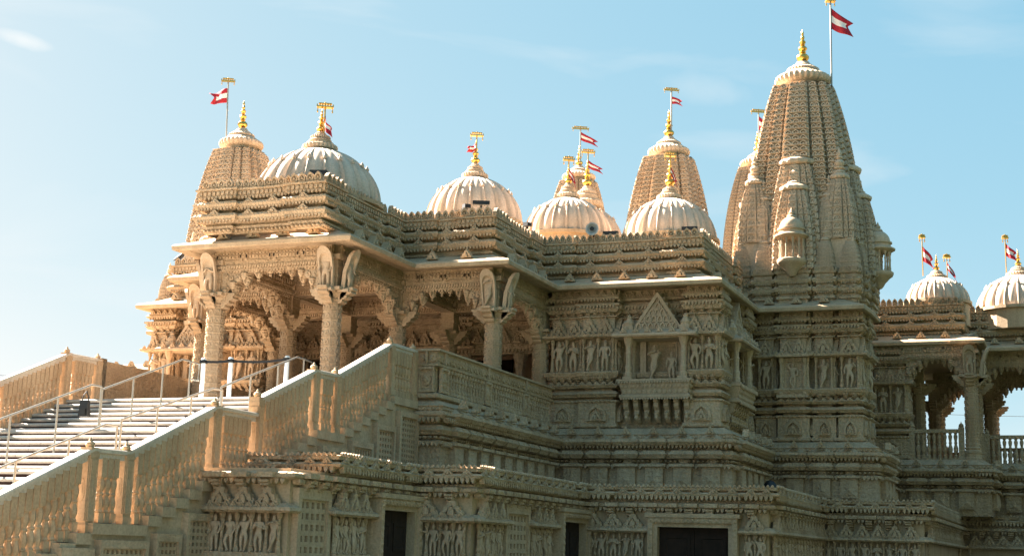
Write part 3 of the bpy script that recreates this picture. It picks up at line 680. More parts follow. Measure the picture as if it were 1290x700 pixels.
def parapet(mb, P, hide=True):
    sweep(mb, P, RP)
    along(mb, P, .05, 7.865, .075, LEAF, .052, .06, .06, hide=hide); along(mb, P, .05, 8.115, .075, LEAF, .052, .06, .06, hide=hide); along(mb, P, .115, 7.935, .075, BEAD, .055, .035, .05, hide=hide); along(mb, P, .115, 8.18, .075, BEAD, .055, .035, .05, hide=hide)
    along(mb, P, .05, 7.965, .60, PEAK, -.24, .09, .12, minlen=.2, hide=hide); along(mb, P, .05, 8.195, .60, PEAK, -.24, .09, .11, minlen=.2, hide=hide)
    along(mb, P, .03, 8.34, .08, LEAF, .06, .05, .07, hide=hide)
    along(mb, P, .05, 8.36, .1, BOX, .06, .04, .075, hide=hide)
    along(mb, P, -.03, 7.675, .09, BEAD, .075, .14, .06, hide=hide)
    along(mb, P, -.02, 8.53, .155, MERLON, .14, .16, .165, gap=.005, hide=hide)
ROR = offs(EOR, -.62)
i_t = 5
ROA = ROR[:i_t]+[(ROR[i_t][0], 33.2)]
rp = MB()
RO = faceted(mirror(ROA)+ROA, .74, .09)
RO2 = []
parapet(rp, RO)
RR = [(-5.0, 38.9), (-5.0, 38.80), (-3.75, 38.80), (-3.75, 38.84), (-3.62, 38.84), (-3.62, 38.76), (-2.78, 38.76), (-2.78, 40.28), (6, 40.28)]
parapet(rp, [(-5.35, 39.6)]+RR)
rp.build('roof_parapet', M['carved'], T_, (AX, 28, 7.6))

# --- domes -------------------------------------------------------------------
def kalash(h):
    """stacked gilded pots ending in a bud"""
    p = [(.05, 0), (.13, .02), (.14, .035), (.06, .05), (.05, .07), (.14, .10), (.185, .16), (.185, .21), (.13, .27), (.06, .30), (.10, .33), (.10, .345), (.05, .36), (.11, .40), (.135, .44), (.11, .49), (.05, .52), (.08, .545), (.045, .56), (.085, .60), (.095, .635), (.07, .67), (.035, .70), (.05, .72), (.06, .76), (.05, .80), (.025, .83), (.04, .86), (.035, .91), (.012, .97), (.0, 1.0)]
    return [(r*h*.92, z*h) for r, z in p]
def fluted(n, d): return lambda a, z: 1+d*(abs(math.cos(a*n/2))-.5)
def collar(r, h, n=26):
    """ribbed stack of discs under a finial, (mesh V,F)"""
    a = lathe([(r*.80, 0), (r*.98, h*.06), (r, h*.16), (r*.98, h*.27), (r*.82, h*.33)], n*4, fluted(n, .07))
    b = lathe([(r*.72, h*.33), (r*.78, h*.36), (r*.78, h*.42), (r*.62, h*.45), (r*.66, h*.55), (r*.6, h*.60)], n)
    c = lathe([(r*.42, h*.60), (r*.56, h*.64), (r*.58, h*.70), (r*.54, h*.77), (r*.42, h*.80)], n*2, fluted(n, .06))
    d = lathe([(r*.4, h*.8), (r*.4, h*.84), (r*.28, h*.88), (r*.3, h*.93), (r*.2, h*1.0)], n)
    return merge(a, b, c, d)
def dome(c, r, h, stack, fin, nr=20):
    """ribbed dome at c; stack = (radius, height) of the collar; fin = height of the finial"""
    m = MB(); rings = 14; per = 8; V = []; F = []; n = nr*per
    for i in range(rings+1):
        u = i/rings; th = u*PI/2*.93
        rr = math.cos(th)**1.08; zz = math.sin(th)
        for k in range(n):
            ph = (k % per)/per
            d = min(ph, 1-ph)
            rib = (.045 if d < .07 else (-.015 if d < .2 else .03*math.sin((d-.2)/.3*PI/2)))*(1 if rr > .3 else .4)
            a = 2*PI*k/n; q = r*rr*(1+rib); V.append((q*math.cos(a), q*math.sin(a), h*zz))
    for i in range(rings):
        for k in range(n): F.append((i*n+k, i*n+(k+1) % n, (i+1)*n+(k+1) % n, (i+1)*n+k))
    m.add(np.array(V)+np.array(c), F)
    m.add(*tr(lathe([(r*1.0, -.4), (r*1.0, -.06), (r*1.06, -.05), (r*1.06, 0), (r*1.0, .02)], 48), c))
    knob = lathe([(0, 0), (.5, 0), (.6, .3), (.45, .6), (.2, .8), (.1, 1), (0, 1)], 8, cap=False)
    for k in range(nr):
        a = 2*PI*k/nr; th = R(38); x = r*math.cos(th)*1.0
        m.add(*tr(knob, (c[0]+x*math.cos(a), c[1]+x*math.sin(a), c[2]+h*math.sin(th)), (r*.06, r*.06, r*.085)))
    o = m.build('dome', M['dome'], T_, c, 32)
    dr = MB(); hz = c[2]-8.0; dr.add(*tr(lathe([(r*1.02, 0), (r*1.02, hz-.1), (r*1.1, hz-.08), (r*1.1, hz), (r*1.0, hz)], 24), (c[0], c[1], 8.0))); dr.build('drum', M['stone'], o, (c[0], c[1], 8.0))
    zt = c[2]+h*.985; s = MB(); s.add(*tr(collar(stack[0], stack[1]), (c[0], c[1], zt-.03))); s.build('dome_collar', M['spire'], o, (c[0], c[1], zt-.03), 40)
    f = MB(); f.add(*tr(lathe(kalash(fin), 16), (c[0], c[1], zt+stack[1]-.07))); f.build('finial', M['gold'], o, (c[0], c[1], zt+stack[1]-.07), 40)
    return o, zt+stack[1]-.06
DOMES = [((AX, 25.0, 8.62), 1.28, 1.2, (.36, .42), .55), ((AX+.05, 33.0, 10.05), 1.22, 1.24, (.34, .42), .68), ((-11.6, 32.5, 9.38), 1.08, 1.05, (.30, .42), .55), ((-8.98, 32.5, 9.18), 1.10, 1.06, (.31, .36), .72),
         ((-3.42, 39.6, 8.68), .82, .72, (.26, .24), .46), ((-1.36, 41.0, 8.62), 1.12, 1.02, (.33, .30), .5), ((-12.98, 38.0, 10.5), 1.02, 1.1, (.47, .66), .85)]
DT = [dome(*d)[1] for d in DOMES]
for d in DOMES[2:4]: dome((mx(d[0][0]), *d[0][1:]), *d[1:])
# --- spires ------------------------------------------------------------------
def spire_outline(w):
    """stepped square plan, half width 1, clockwise so that outward is the right hand"""
    h = []
    f = [(-.88, .15), (-.66, .15), (-.66, .20), (-.61, .20), (-.61, .06), (-.35, .06), (-.35, .12), (-.30, .12), (-.30, -.03), (.30, -.03), (.30, .12), (.35, .12), (.35, .06), (.61, .06), (.61, .20), (.66, .20), (.66, .15), (.88, .15)]
    P = []
    for k in range(4):
        a = PI/2*k; c, s = math.cos(a), math.sin(a)
        for x, d in f:
            y = -(1-d) if abs(x) < .89 else -(1-d)*1.0; P.append((x*c-y*s, x*s+y*c))
    return [(x*w, y*w) for x, y in P]
def spire_body(mb, c, w0, w1, z0, z1, levels, deep=.045, orn=True, p=1.9):
    V = []; F = []; base = spire_outline(1); n = len(base)
    rows = []
    for i in range(levels):
        for u, k in ((0, 1-deep*.35), (.14, 1-deep*.35), (.16, 1-deep), (1, 1-deep)):
            s = (i+u)/levels; w = w0-(w0-w1)*s**p; rows.append((w*k, z0+(z1-z0)*s))
    rows.append((w1, z1))
    for w, z in rows: V += [(c[0]+x*w, c[1]+y*w, z) for x, y in base]
    m = len(rows)
    for i in range(m-1):
        for k in range(n): F.append((i*n+k, i*n+(k+1) % n, (i+1)*n+(k+1) % n, (i+1)*n+k))
    F.append(tuple((m-1)*n+k for k in range(n)))
    mb.add(np.array(V), F)
    if not orn: return
    dz = (z1-z0)/levels
    for i in range(levels):
        s = (i+.2)/levels; w = (w0-(w0-w1)*s**p)*(1-deep); s1 = (i+1)/levels; wt = (w0-(w0-w1)*s1**p)*(1-deep)
        lean = (w-wt)/dz
        for k in range(4):
            a = PI/2*k; q = (math.sin(a), -math.cos(a)); t = (math.cos(a), math.sin(a))
            for x, d, ww, cnt in ((0, -.03, .54, 3 if w > .7 else 2), (-.48, .06, .25, 2 if w > .8 else 1), (.48, .06, .25, 2 if w > .8 else 1), (-.77, .15, .21, 2 if w > .8 else 1), (.77, .15, .21, 2 if w > .8 else 1)):
                for j in range(cnt):
                    xx = x+ww*((j+.5)/cnt-.5); y = 1-d
                    g = GAV[0].copy(); g = g*np.array([ww*w/cnt*.92, deep*w*1.15, dz*.72]); g[:, 1] -= lean*g[:, 2]
                    mb.put((g, GAV[1]), (c[0]+t[0]*xx*w+q[0]*y*w, c[1]+t[1]*xx*w+q[1]*y*w, z0+dz*(i+.24)), a)
def amalaka(mb, c, r, h, n=24):
    """neck, ribbed disc, cap"""
    mb.add(*tr(lathe([(r*.8, -h*.35), (r*.78, 0), (r*.86, .02*h)], 24), c))
    mb.add(*tr(lathe([(r*.86, 0), (r*1.0, h*.08), (r*1.04, h*.2), (r*1.0, h*.32), (r*.86, h*.40)], n*4, fluted(n, .07)), c))
    mb.add(*tr(lathe([(r*.78, h*.4), (r*.80, h*.45), (r*.72, h*.52), (r*.6, h*.55)], 24), c))
    mb.add(*tr(lathe([(r*.52, h*.55), (r*.6, h*.60), (r*.6, h*.68), (r*.5, h*.75)], n*2, fluted(n, .06)), c))
    mb.add(*tr(lathe([(r*.45, h*.75), (r*.42, h*.82), (r*.3, h*.9), (r*.24, h*1.0)], 24), c))
def stone_bud(mb, c, h):
    mb.add(*tr(lathe([(.16*h, 0), (.24*h, .03*h), (.24*h, .08*h), (.12*h, .12*h), (.2*h, .2*h), (.22*h, .3*h), (.16*h, .4*h), (.09*h, .45*h), (.15*h, .5*h), (.15*h, .56*h), (.08*h, .6*h), (.12*h, .68*h), (.1*h, .76*h), (.04*h, .9*h), (0, h)], 10), c))
SPK = {}
def minispire_mesh(key, w0, w1, H, cap, bud, levels, deep=.07):
    if key not in SPK:
        m = MB(); spire_body(m, (0, 0), w0, w1, 0, H, levels, deep, p=2.2)
        if key == 'spirelet_corner': m.box(-w0*.85, w0*.85, -w0*.85, w0*.85, -.62, .0)
        amalaka(m, (0, 0, H), w1*1.18, cap, 14); stone_bud(m, (0, 0, H+cap*.9), bud)
        SPK[key] = m.mesh(key+'_mesh', [M['spire']], (0, 0, 0), 40)
    return SPK[key]
MAIN = []
def big_spire(c, zb, k=1.0, mini=True, sides=(0, 1, 2, 3)):
    """main spire on the tower centred at c; everything in the right tower's own measures, scaled by k from zb"""
    Z = lambda z: zb+(z-8.3)*k
    key = 'big'
    if key not in SPK:
        m = MB(); spire_body(m, (0, 0), 1.36, .74, 0, 5.0, 34, .06, p=2.45)
        SPK[key] = m.mesh('spire_body_mesh', [M['spire']], (0, 0, 0))
        m = MB(); amalaka(m, (0, 0, 5.12), .66, .62, 30); SPK['bigcap'] = m.mesh('spire_disc_mesh', [M['spire']], (0, 0, 0), 40)
        m = MB(); m.add(*lathe(kalash(.92), 18)); SPK['bigfin'] = m.mesh('spire_finial_mesh', [M['gold']], (0, 0, 0), 40)
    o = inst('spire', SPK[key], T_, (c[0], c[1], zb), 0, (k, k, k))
    def sub(name, me, p, sc_=1.0):
        if name == 'ribbed_disc' and k > 1.1: sc_ = .92
        q = bpy.data.objects.new(name, me); col.objects.link(q); q.parent = o; q.location = [v*S for v in p]; q.scale = (sc_, sc_, 1 if name == 'ribbed_disc' else sc_); return q
    sub('ribbed_disc', SPK['bigcap'], (0, 0, 0)); sub('finial', SPK['bigfin'], (0, 0, 5.70))
    if mini:
        A = minispire_mesh('spirelet_tall', .72, .40, 2.65, .42, .80, 15); B = minispire_mesh('spirelet_mid', .56, .30, 1.95, .34, .62, 12, .08); C_ = minispire_mesh('spirelet_corner', .35, .16, 1.25, .24, .46, 8, .09)
        for k4 in sides:
            a = PI/2*k4; d = (math.sin(a), -math.cos(a)); t = (math.cos(a), math.sin(a))
            sub('spirelet', A, (d[0]*.90, d[1]*.90, .1)); sub('spirelet', B, (d[0]*1.26, d[1]*1.26, .1))
            for s in (-1, 1):
                sub('spirelet', C_, (d[0]*1.12+t[0]*s*.78, d[1]*1.12+t[1]*s*.78, .85), .85)
            sub('spirelet', C_, (d[0]*1.02+t[0]*1.02, d[1]*1.02+t[1]*1.02, .85), 1.2)
    return o
TC = (-6.07, 34.42)
big_spire(TC, 8.3); big_spire((-22.5, 34.42), 7.98, 1, True, (0, 1)).scale = (.92, .92, 1)
big_spire((AX, 52, 0), 10.55, 1.27, False); big_spire((-10.93, 52, 0), 11.5, .95, False); big_spire((mx(-10.72), 52, 0), 11.5, .95, False)
for x, z in ((AX, 10.56), (-10.93, 11.51), (mx(-10.72), 11.51)):
    sb = MB(); sb.box(x-1.6, x+1.6, 50.4, 53.6, 8.2, z); sb.box(x-1.75, x+1.75, 50.25, 53.75, z-.4, z-.2); sb.build('spire_base', M['stone'], T_)
# tower storey between the eave and the spire: piers with ledges, each under its own spirelet
TP = [(-.03, 7.6), (-.03, 7.68), (.02, 7.7), (.02, 7.76), (-.03, 7.78), (-.03, 7.84), (.05, 7.87), (.07, 7.93), (.04, 7.97), (-.02, 7.99), (-.02, 8.06), (.05, 8.09), (.07, 8.15), (.04, 8.19), (0, 8.2), (0, 8.28), (.04, 8.3), (.04, 8.35), (-.1, 8.4)]
tb = MB(); SL = minispire_mesh('spirelet_small', .225, .10, .66, .13, .30, 6, .10)
def tower_storey(cx, cy):
    tb.box(cx-1.42, cx+1.42, cy-1.42, cy+1.42, 7.5, 8.42)
    for k in range(4):
        a = PI/2*k; q = (math.sin(a), -math.cos(a)); t = (math.cos(a), math.sin(a))
        for x, w, d in ((-1.28, .44, 1.46), (-.72, .44, 1.58), (0, .74, 1.66), (.72, .44, 1.58), (1.28, .44, 1.46)):
            f = lambda u, v: (cx+t[0]*u+q[0]*v, cy+t[1]*u+q[1]*v)
            P = [f(x-w/2, 1.3), f(x-w/2, d), f(x+w/2, d), f(x+w/2, 1.3)]
            sweep(tb, P, TP)
            along(tb, P, .03, 7.955, .2, PEAK, .17, .05, .08, minlen=.1, hide=False); along(tb, P, .03, 8.175, .2, PEAK, .17, .05, .09, minlen=.1, hide=False)
            along(tb, P, .0, 7.86, .05, LEAF, .04, .05, .04, hide=False); along(tb, P, .0, 8.085, .05, LEAF, .04, .05, .04, hide=False); along(tb, P, .03, 8.35, .12, MERLON, .11, .06, .1, hide=False)
            if x:
                c = f(x, d-w/2+.02); r0 = math.atan2(t[1], t[0])
                tb.box(c[0]-w/2+.02, c[0]+w/2-.02, c[1]-w/2+.02, c[1]+w/2-.02, 8.35, 8.44)
                inst('spirelet', SL, T_, (c[0], c[1], 8.44), r0)
tower_storey(*TC); tower_storey(-22.5, 34.42)
tb.build('tower_storey', M['carved'], T_, (AX, 34, 7.6))
def pavilion_mesh():
    """little domed balcony on a bracket, front to -y"""
    m = MB()
    m.put(lathe([(.06, -.34), (.1, -.3), (.16, -.2), (.2, -.16), (.27, -.08), (.33, -.04), (.35, 0), (.35, .05), (.31, .07)], 16), (0, 0, 0), 0)
    m.add(*boxT(-.3, .3, .0, .5, -.02, .62))
    for a in (-80, -48, -16, 16, 48, 80):
        x, y = .27*math.sin(R(a)), -.27*math.cos(R(a)); m.put(COLONET, (x, y, .06), 0, .07, .07, .5)
    m.put(lathe([(.26, .54), (.33, .56), (.40, .60), (.40, .63), (.3, .68), (.29, .74), (.33, .76), (.33, .79), (.28, .8)], 20), (0, 0, 0), 0)
    m.put(lathe([(.285*math.cos(i/7*PI/2*.95), .79+.30*math.sin(i/7*PI/2*.95)) for i in range(8)], 20), (0, 0, 0), 0)
    m.put(lathe([(.09, 1.06), (.12, 1.08), (.1, 1.12), (.05, 1.14), (.07, 1.18), (.03, 1.24), (0, 1.32)], 10), (0, 0, 0), 0)
    return m.mesh('pavilion_mesh', [M['figure']], (0, 0, 0), 40)
PV = pavilion_mesh()
inst('domed_balcony', PV, T_, (TC[0]+.0, TC[1]-1.76, 8.55)); inst('domed_balcony', PV, T_, (TC[0]+1.76, TC[1], 8.5), PI/2); inst('domed_balcony', PV, T_, (-22.5, TC[1]-1.66, 8.4)); None

# --- balcony windows -----------------------------------------------------------
def balcony_mesh():
    """jharokha: bracketed balcony, two colonnettes, eave, lattice gable; local x along the wall, -y outward, z=0 at 4.37"""
    m = MB(); g = 4.37; P = lambda T, p, *a: m.put(T, p, 0, *a)
    for i in range(7): P(CONSOLE, (-.66+.22*i, .1, 5.0-g), .1, .3, .5)
    for i in range(7): P(lathe([(0, -.1), (.05, -.04), (.035, 0), (.06, .06), (0, .1)], 6, cap=False), (-.66+.22*i, -.12, 4.62-g), 1, 1, 1)
    pr_ = [(.0, 4.98), (.05, 5.0), (.05, 5.05), (.01, 5.07), (.0, 5.10), (.07, 5.33), (.1, 5.34), (.1, 5.38), (0, 5.39), (-.4, 5.39)]
    Q = [(-.72, .3), (-.72, -.26), (.72, -.26), (.72, .3)]
    sweep(m, Q, [(o, z-g) for o, z in pr_])
    along(m, Q, .02, 5.12-g, .11, FLORET, .1, .04, .1); along(m, Q, .05, 5.24-g, .09, FLORET, .08, .04, .09); along(m, Q, .05, 4.99-g, .06, LEAF, .05, .03, .05); along(m, Q, .08, 5.335-g, .06, LEAF, .05, .03, .05)
    for s in (-1, 1):
        P(merge(lathe([(.085, 0), (.085, .14), (.065, .16), (.075, .26), (.055, .3), (.055, .52), (.07, .56), (.055, .6), (.055, .7), (.09, .78), (.11, .86), (.12, .9)], 8), boxT(-.1, .1, -.1, .1, 0, .05)), (s*.6, -.2, 5.39-g))
        P(merge(lathe([(.06, 0), (.06, .14), (.045, .18), (.045, .7), (.07, .86), (.07, .9)], 8)), (s*.6, .16, 5.39-g))
        P(boxT(-.04, .04, -.02, .05, 0, .86), (s*.42, .25, 5.39-g)); P(boxT(-.02, .02, -.02, .06, 0, .86), (s*.35, .25, 5.39-g))
    P(boxT(-.7, .7, -.3, .24, 0, .06), (0, 0, 6.26-g))
    E_ = [(-.74, .3), (-.74, -.24), (.74, -.24), (.74, .3)]
    sweep(m, E_, [(o, z-g) for o, z in [(0, 6.3), (.16, 6.28), (.18, 6.31), (.17, 6.35), (.0, 6.44), (-.1, 6.46), (-.5, 6.46)]])
    along(m, E_, .08, 6.37-g, .28, PEAK, -.16, .1, .12)
    # gable of stacked little arches
    H = [(.92, 6.46), (.76, 6.62), (.60, 6.76), (.44, 6.90), (.28, 7.02), (.12, 7.12)]
    for r, (w, z) in enumerate(H):
        P(boxT(-w/2, w/2, -.3, .12-.02*r, 0, .15), (0, 0, z-g)); k = max(1, int(round(w/.13)))
        for i in range(k): P(relief(ogive(1, 1, 3), 0, 1, .6, .9, .33), (-w/2+w*(i+.5)/k, -.11+.02*r, z-g), w/k*.95, .05, .17)
    P(prism([(.5, 0), (.54, .04), (.06, .76), (0, .84), (-.06, .76), (-.54, .04), (-.5, 0), (0, .72)], -.05, .03), (0, -.10, 6.44-g))
    for s in (-1, 1):
        P(lathe([(.1, 0), (.13, .05), (.1, .1), (.12, .16), (.08, .22), (.05, .27), (.06, .3), (0, .36)], 8), (s*.62, -.1, 6.45-g)); P(boxT(-.11, .11, -.11, .11, 0, .1), (s*.62, -.1, 6.44-g))
        P(lathe([(.08, 0), (.1, .05), (.07, .1), (.08, .14), (0, .24)], 8), (s*.74, -.02, 6.45-g))
    return m.mesh('balcony_mesh', [M['figure']], (0, 0, 0))
BAL = balcony_mesh()
def balcony(x, y, ang):
    o = inst('balcony_window', BAL, T_, (x, y, 4.37), ang)
    for k, (dx, kk) in enumerate(((-.12, 4), (.26, 0))):
        q = bpy.data.objects.new('niche_figure', FIG[kk]); col.objects.link(q); q.parent = o; s = (.78 if k == 0 else .62)/1.06
        q.location = (dx*S, .12*S, 1.03*S); q.scale = (s, s, s)
balcony(-8.27, 29.10, 0); balcony(-7.0, 30.66, PI/2); balcony(mx(-8.27), 29.10, 0)

# ================================================================== STAIRCASE
XL, XR = -17.84, -11.0
RIS = []                                            # (y of the riser, top z) from the terrace down
def flight(y, z, n, r, t):
    for k in range(n): RIS.append((y-k*t, z-k*r))
flight(21.85, 4.31, 7, .1157, .285); flight(19.25, 3.50, 7, .1170, .285); flight(16.55, 2.68, 6, .1230, .285); flight(14.05, 1.942, 13, .1202, .285)
def floor_z(y):
    z = .38
    for yy, zz in RIS:
        if y >= yy: return zz
    return z
STAIR = thing('staircase', 'broad flight of pale stone steps with dark red risers climbing to the temple porch', 'staircase', (-14.4, 16, .38))
tm = MB(); rm = MB()
for i, (y, z) in enumerate(RIS):
    yb = RIS[i-1][0]+.03 if i else 22.95
    zb = RIS[i+1][1] if i+1 < len(RIS) else .38
    pf = [(yb, z-.064), (yb, z), (y-.012, z), (y-.032, z-.010), (y-.042, z-.03), (y-.036, z-.052), (y-.02, z-.064)]
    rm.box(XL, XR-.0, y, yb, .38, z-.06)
    nseg = 3; xs = [XL, -15.6, -13.3, XR]
    for k in range(nseg):
        x0, x1 = xs[k]+(.004 if k else 0), xs[k+1]-.004
        n = len(pf); V = [(x0, a, b) for a, b in pf]+[(x1, a, b) for a, b in pf]
        tm.add(np.array(V), [tuple(range(n)), tuple(range(2*n-1, n-1, -1))]+[(q, n+q, n+(q+1) % n, (q+1) % n) for q in range(n)])
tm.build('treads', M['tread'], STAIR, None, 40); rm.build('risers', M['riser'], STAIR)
for x0, x1, e in ((XR+.004, XR+.11, .05), (XL-.11, XL-.004, 0)):          # flank walls with stepped coping blocks
    sw = MB()
    for i, (y, z) in enumerate(RIS):
        yb = RIS[i-1][0] if i else 22.78
        sw.box(x0, x1+e, y-.06, yb-.064, z-.16, z-.03); sw.box(x0, x1, y, yb, .38, z-.16)
    sw.build('flank_wall', M['stone'], STAIR)
for a, b, z in ((11.5, 12.4, 1.1), (12.5, 13.3, 1.42), (13.4, 14.0, 1.62), (14.1, 15.05, 1.72), (15.2, 15.75, 1.82), (15.85, 16.45, 2.1), (16.6, 17.5, 2.42), (17.6, 18.4, 2.5)):
    lattice((XR+.11, a), (XR+.11, b), .45, z, STAIR, .06, 'lattice_panel', .085)
for a, b, z in ((19.3, 20.1, 3.24), (20.25, 21.0, 3.4), (21.1, 21.8, 3.75), (21.95, 22.7, 4.05)):
    lattice((XR+.11, a), (XR+.11, b), 3.1, z, STAIR, .06, 'lattice_panel', .085)

def balustrade(x, side, y0, label, name='stone_balustrade'):
    """side +1: the outer face looks to +x"""
    root = thing(name, label, 'balustrade', (x, 16, .38))
    K = [(11.0, 1.55), (14.02, 2.80), (14.72, 2.81), (16.58, 3.57), (17.66, 3.57), (17.70, 3.80), (19.24, 4.41), (19.94, 4.42), (21.82, 5.20), (22.78, 5.21)]
    K = [k for k in K if k[0] >= y0 or k is K[0]]
    def rz(y):
        for (a, za), (b, zb) in zip(K, K[1:]):
            if a <= y <= b: return za+(zb-za)*(y-a)/(b-a)
        return K[-1][1]
    m = MB(); w = .08
    runs = [K[:5], K[5:]]
    for rn in runs:
        V = []; F = []; pf = [(-w*.62, -.13), (-w*.62, -.062), (-w, -.055), (-w*1.02, -.012), (-w*.8, 0), (w*.8, 0), (w*1.02, -.012), (w, -.055), (w*.62, -.062), (w*.62, -.13)]; n = len(pf)
        for y, z in rn: V += [(x+a, y, z+b) for a, b in pf]
        for i in range(len(rn)-1):
            for k in range(n): F.append((i*n+k, i*n+(k+1) % n, (i+1)*n+(k+1) % n, (i+1)*n+k))
        F += [tuple(range(n)), tuple((len(rn)-1)*n+k for k in range(n))]
        m.add(np.array(V), F)
    m.build('coping', M['rail'], root, (x, 16, 2))
    if 'bal' not in SPK:
        b = MB(); b.add(*boxT(-.055, .055, -.049, .049, 0, .15)); b.add(*boxT(-.055, .055, -.049, .049, .70, 1.0))
        b.add(*lathe([(.045, .14), (.057, .17), (.044, .20), (.058, .27), (.057, .32), (.041, .41), (.055, .44), (.041, .47), (.058, .56), (.058, .61), (.046, .67), (.056, .70)], 8))
        SPK['bal'] = b.mesh('baluster_mesh', [M['balus']], (0, 0, 0))
        p = MB(); p.add(*boxT(-.115, .115, -.115, .115, 0, 1)); p.add(*boxT(-.135, .135, -.135, .135, 0, .1)); p.add(*boxT(-.125, .125, -.125, .125, .88, .93))
        for k in range(4):
            p.put(relief([(.5, 0), (.5, 1), (-.5, 1), (-.5, 0)], 0, .02, .8, .7), (.115*math.sin(PI/2*k), -.115*math.cos(PI/2*k), .14), PI/2*k, .19, 1, .72); p.put(FLORET, (.115*math.sin(PI/2*k), -.115*math.cos(PI/2*k), .5), PI/2*k, .12, .05, .3)
        p.add(*tr(lathe([(.05, -.02), (.07, .01), (.085, .035), (.075, .06), (.03, .08), (.035, .09), (0, .125)], 10), (0, 0, 1.0)))
        SPK['newel'] = p.mesh('newel_mesh', [M['balus']], (0, 0, 0), 40)
    cnt = 0; y = max(y0, 11.1)
    newels = [14.02, 14.72, 16.60, 17.68, 19.26, 19.94, 21.82, 22.74]
    while y < 22.7 and cnt < 100:
        if min(abs(y-q) for q in newels) > .15:
            zb = floor_z(y-.02)-.02; zt = rz(y)-.11
            inst('baluster', SPK['bal'], root, (x, y, zb), 0, (1, 1, (zt-zb))); cnt += 1
        y += .117
    for q in newels:
        if q < y0: continue
        zb = floor_z(q)-.03; hh = rz(q+.03 if q == 17.68 else q)-zb+.0; inst('newel_post', SPK['newel'], root, (x, q, zb), 0, (.70, .66, hh))
    return root
balustrade(XR+.0, 1, 11.1, 'carved tan stone balustrade on the near right side of the stairs, seen from outside')
balustrade(XL, -1, 14.0, 'carved stone balustrade on the far left side of the stairs, against the sky')

# steel handrails
def handrail(x, y0, y1, label, loop=False, n=4):
    z0, z1 = floor_z(y0), floor_z(y1); root = thing('handrail', label, 'handrail', (x, y0, z0)); h = .72; r = .017
    m = MB(); pts = [(x, y0, z0+h), (x, y1-.25, z1+h-.0), (x, y1, z1+h)]
    if loop: pts += [(x, y1+.28, z1+h-.02), (x, y1+.28, z1+h-.33), (x, y1, z1+h-.33)]
    m.add(*tube(pts, r, 8)); m.build('rail', M['steel'], root, None, 60)
    for k in range(n):
        y = y0+(y1-y0)*k/(n-1); zt = z0+h+(z1-z0)*min(1, (y-y0)/(y1-.25-y0)); p = MB(); zb = floor_z(y)-.01; p.add(*tube([(x, y, zb), (x, y, zt)], r*.95, 8)); p.add(*lathe([(.05, 0), (.05, .015), (.03, .02)], 10)) if False else None
        p.build('post', M['steel'], root, None, 60)
handrail(-15.3, 19.7, 22.2, 'steel handrail left of centre on the upper flight, ending in a square loop', True)
handrail(-15.05, 16.2, 19.35, 'steel handrail in front of the far left balustrade, below the black bag', False)
handrail(-12.95, 19.7, 22.3, 'steel handrail on the upper flight close to the right balustrade, ending at the white posts', True)
handrail(-12.6, 16.7, 19.2, 'long steel handrail on the middle flight, its upper end near the topmost steps', False)
handrail(-12.4, 13.4, 16.35, 'steel handrail on the lowest visible flight, nearest the bottom left corner', False)

# white posts with black belts across the top of the stairs
posts = [(-15.22, 22.5), (-14.62, 22.5), (-13.42, 22.5)]
pm_ = []
lab = ['white post with black belt in front of the left porch column', 'white post with black belt standing between two porch columns', 'white post with black belt nearest the right balustrade']
for (x, y), l in zip(posts, lab):
    r0 = thing('barrier_post', l, 'barrier post', (x, y, 4.31), 'white belt barrier posts')
    m = MB(); m.add(*tr(lathe([(.15, 0), (.15, .02), (.06, .04), (.042, .05), (.042, .74), (.05, .745), (.05, .80), (.03, .82)], 14), (x, y, 4.31))); m.build('pole', M['white_post'], r0, (x, y, 4.31), 40)
    b = MB(); b.box(x-.055, x+.055, y-.055, y+.055, 5.03, 5.09); b.build('belt_head', M['belt'], r0)
(xa, ya), (xb, yb), (xc, yc) = posts
def strap(a, b, s=.03):
    n = 10; V = []; F = []
    for i in range(n+1):
        t = i/n; x = a[0]+(b[0]-a[0])*t; y = a[1]+(b[1]-a[1])*t; z = 5.06-s*4*t*(1-t)
        V += [(x, y-.006, z-.022), (x, y-.006, z+.022), (x, y+.006, z+.022), (x, y+.006, z-.022)]
    for i in range(n):
        for k in range(4): F.append((4*i+k, 4*i+(k+1) % 4, 4*i+4+(k+1) % 4, 4*i+4+k))
    m = MB(); m.add(np.array(V), F); return m
tag(strap((xa+.06, ya), (xb-.06, yb), .01).build('barrier_belt', M['belt']), 'short black belt between the two left white posts', 'belt', 'barrier belts')
tag(strap((xb+.06, yb), (xc-.06, yc), .03).build('barrier_belt', M['belt']), 'long black belt between the middle and right white posts', 'belt', 'barrier belts')
# black bag hanging on a handrail
bag = thing('bag', 'small black bag hanging on the steel handrail at the left of the stairs', 'bag', (-15.3, 19.3, 3.7))
bx_, by_, bz_ = -15.32, 19.3, 3.72
m = MB(); V, F = boxT(-.10, .10, -.05, .05, 0, .27); V = V.copy(); V[4:, 0] *= .75; V[4:, 1] *= .6; V[:4, 0] *= .9
m.add(V+np.array([bx_, by_, bz_]), F); m.add(*tr(boxT(-.06, .06, -.065, -.045, .03, .13), (bx_, by_, bz_))); m.build('body', M['black'], bag)
m = MB(); m.add(*tube([(bx_-.06, by_, bz_+.26), (bx_-.04, by_, bz_+.36), (bx_+.02, by_, bz_+.42), (bx_+.05, by_, bz_+.35), (bx_+.07, by_, bz_+.26)], .01, 6)); m.build('strap', M['black'], bag)

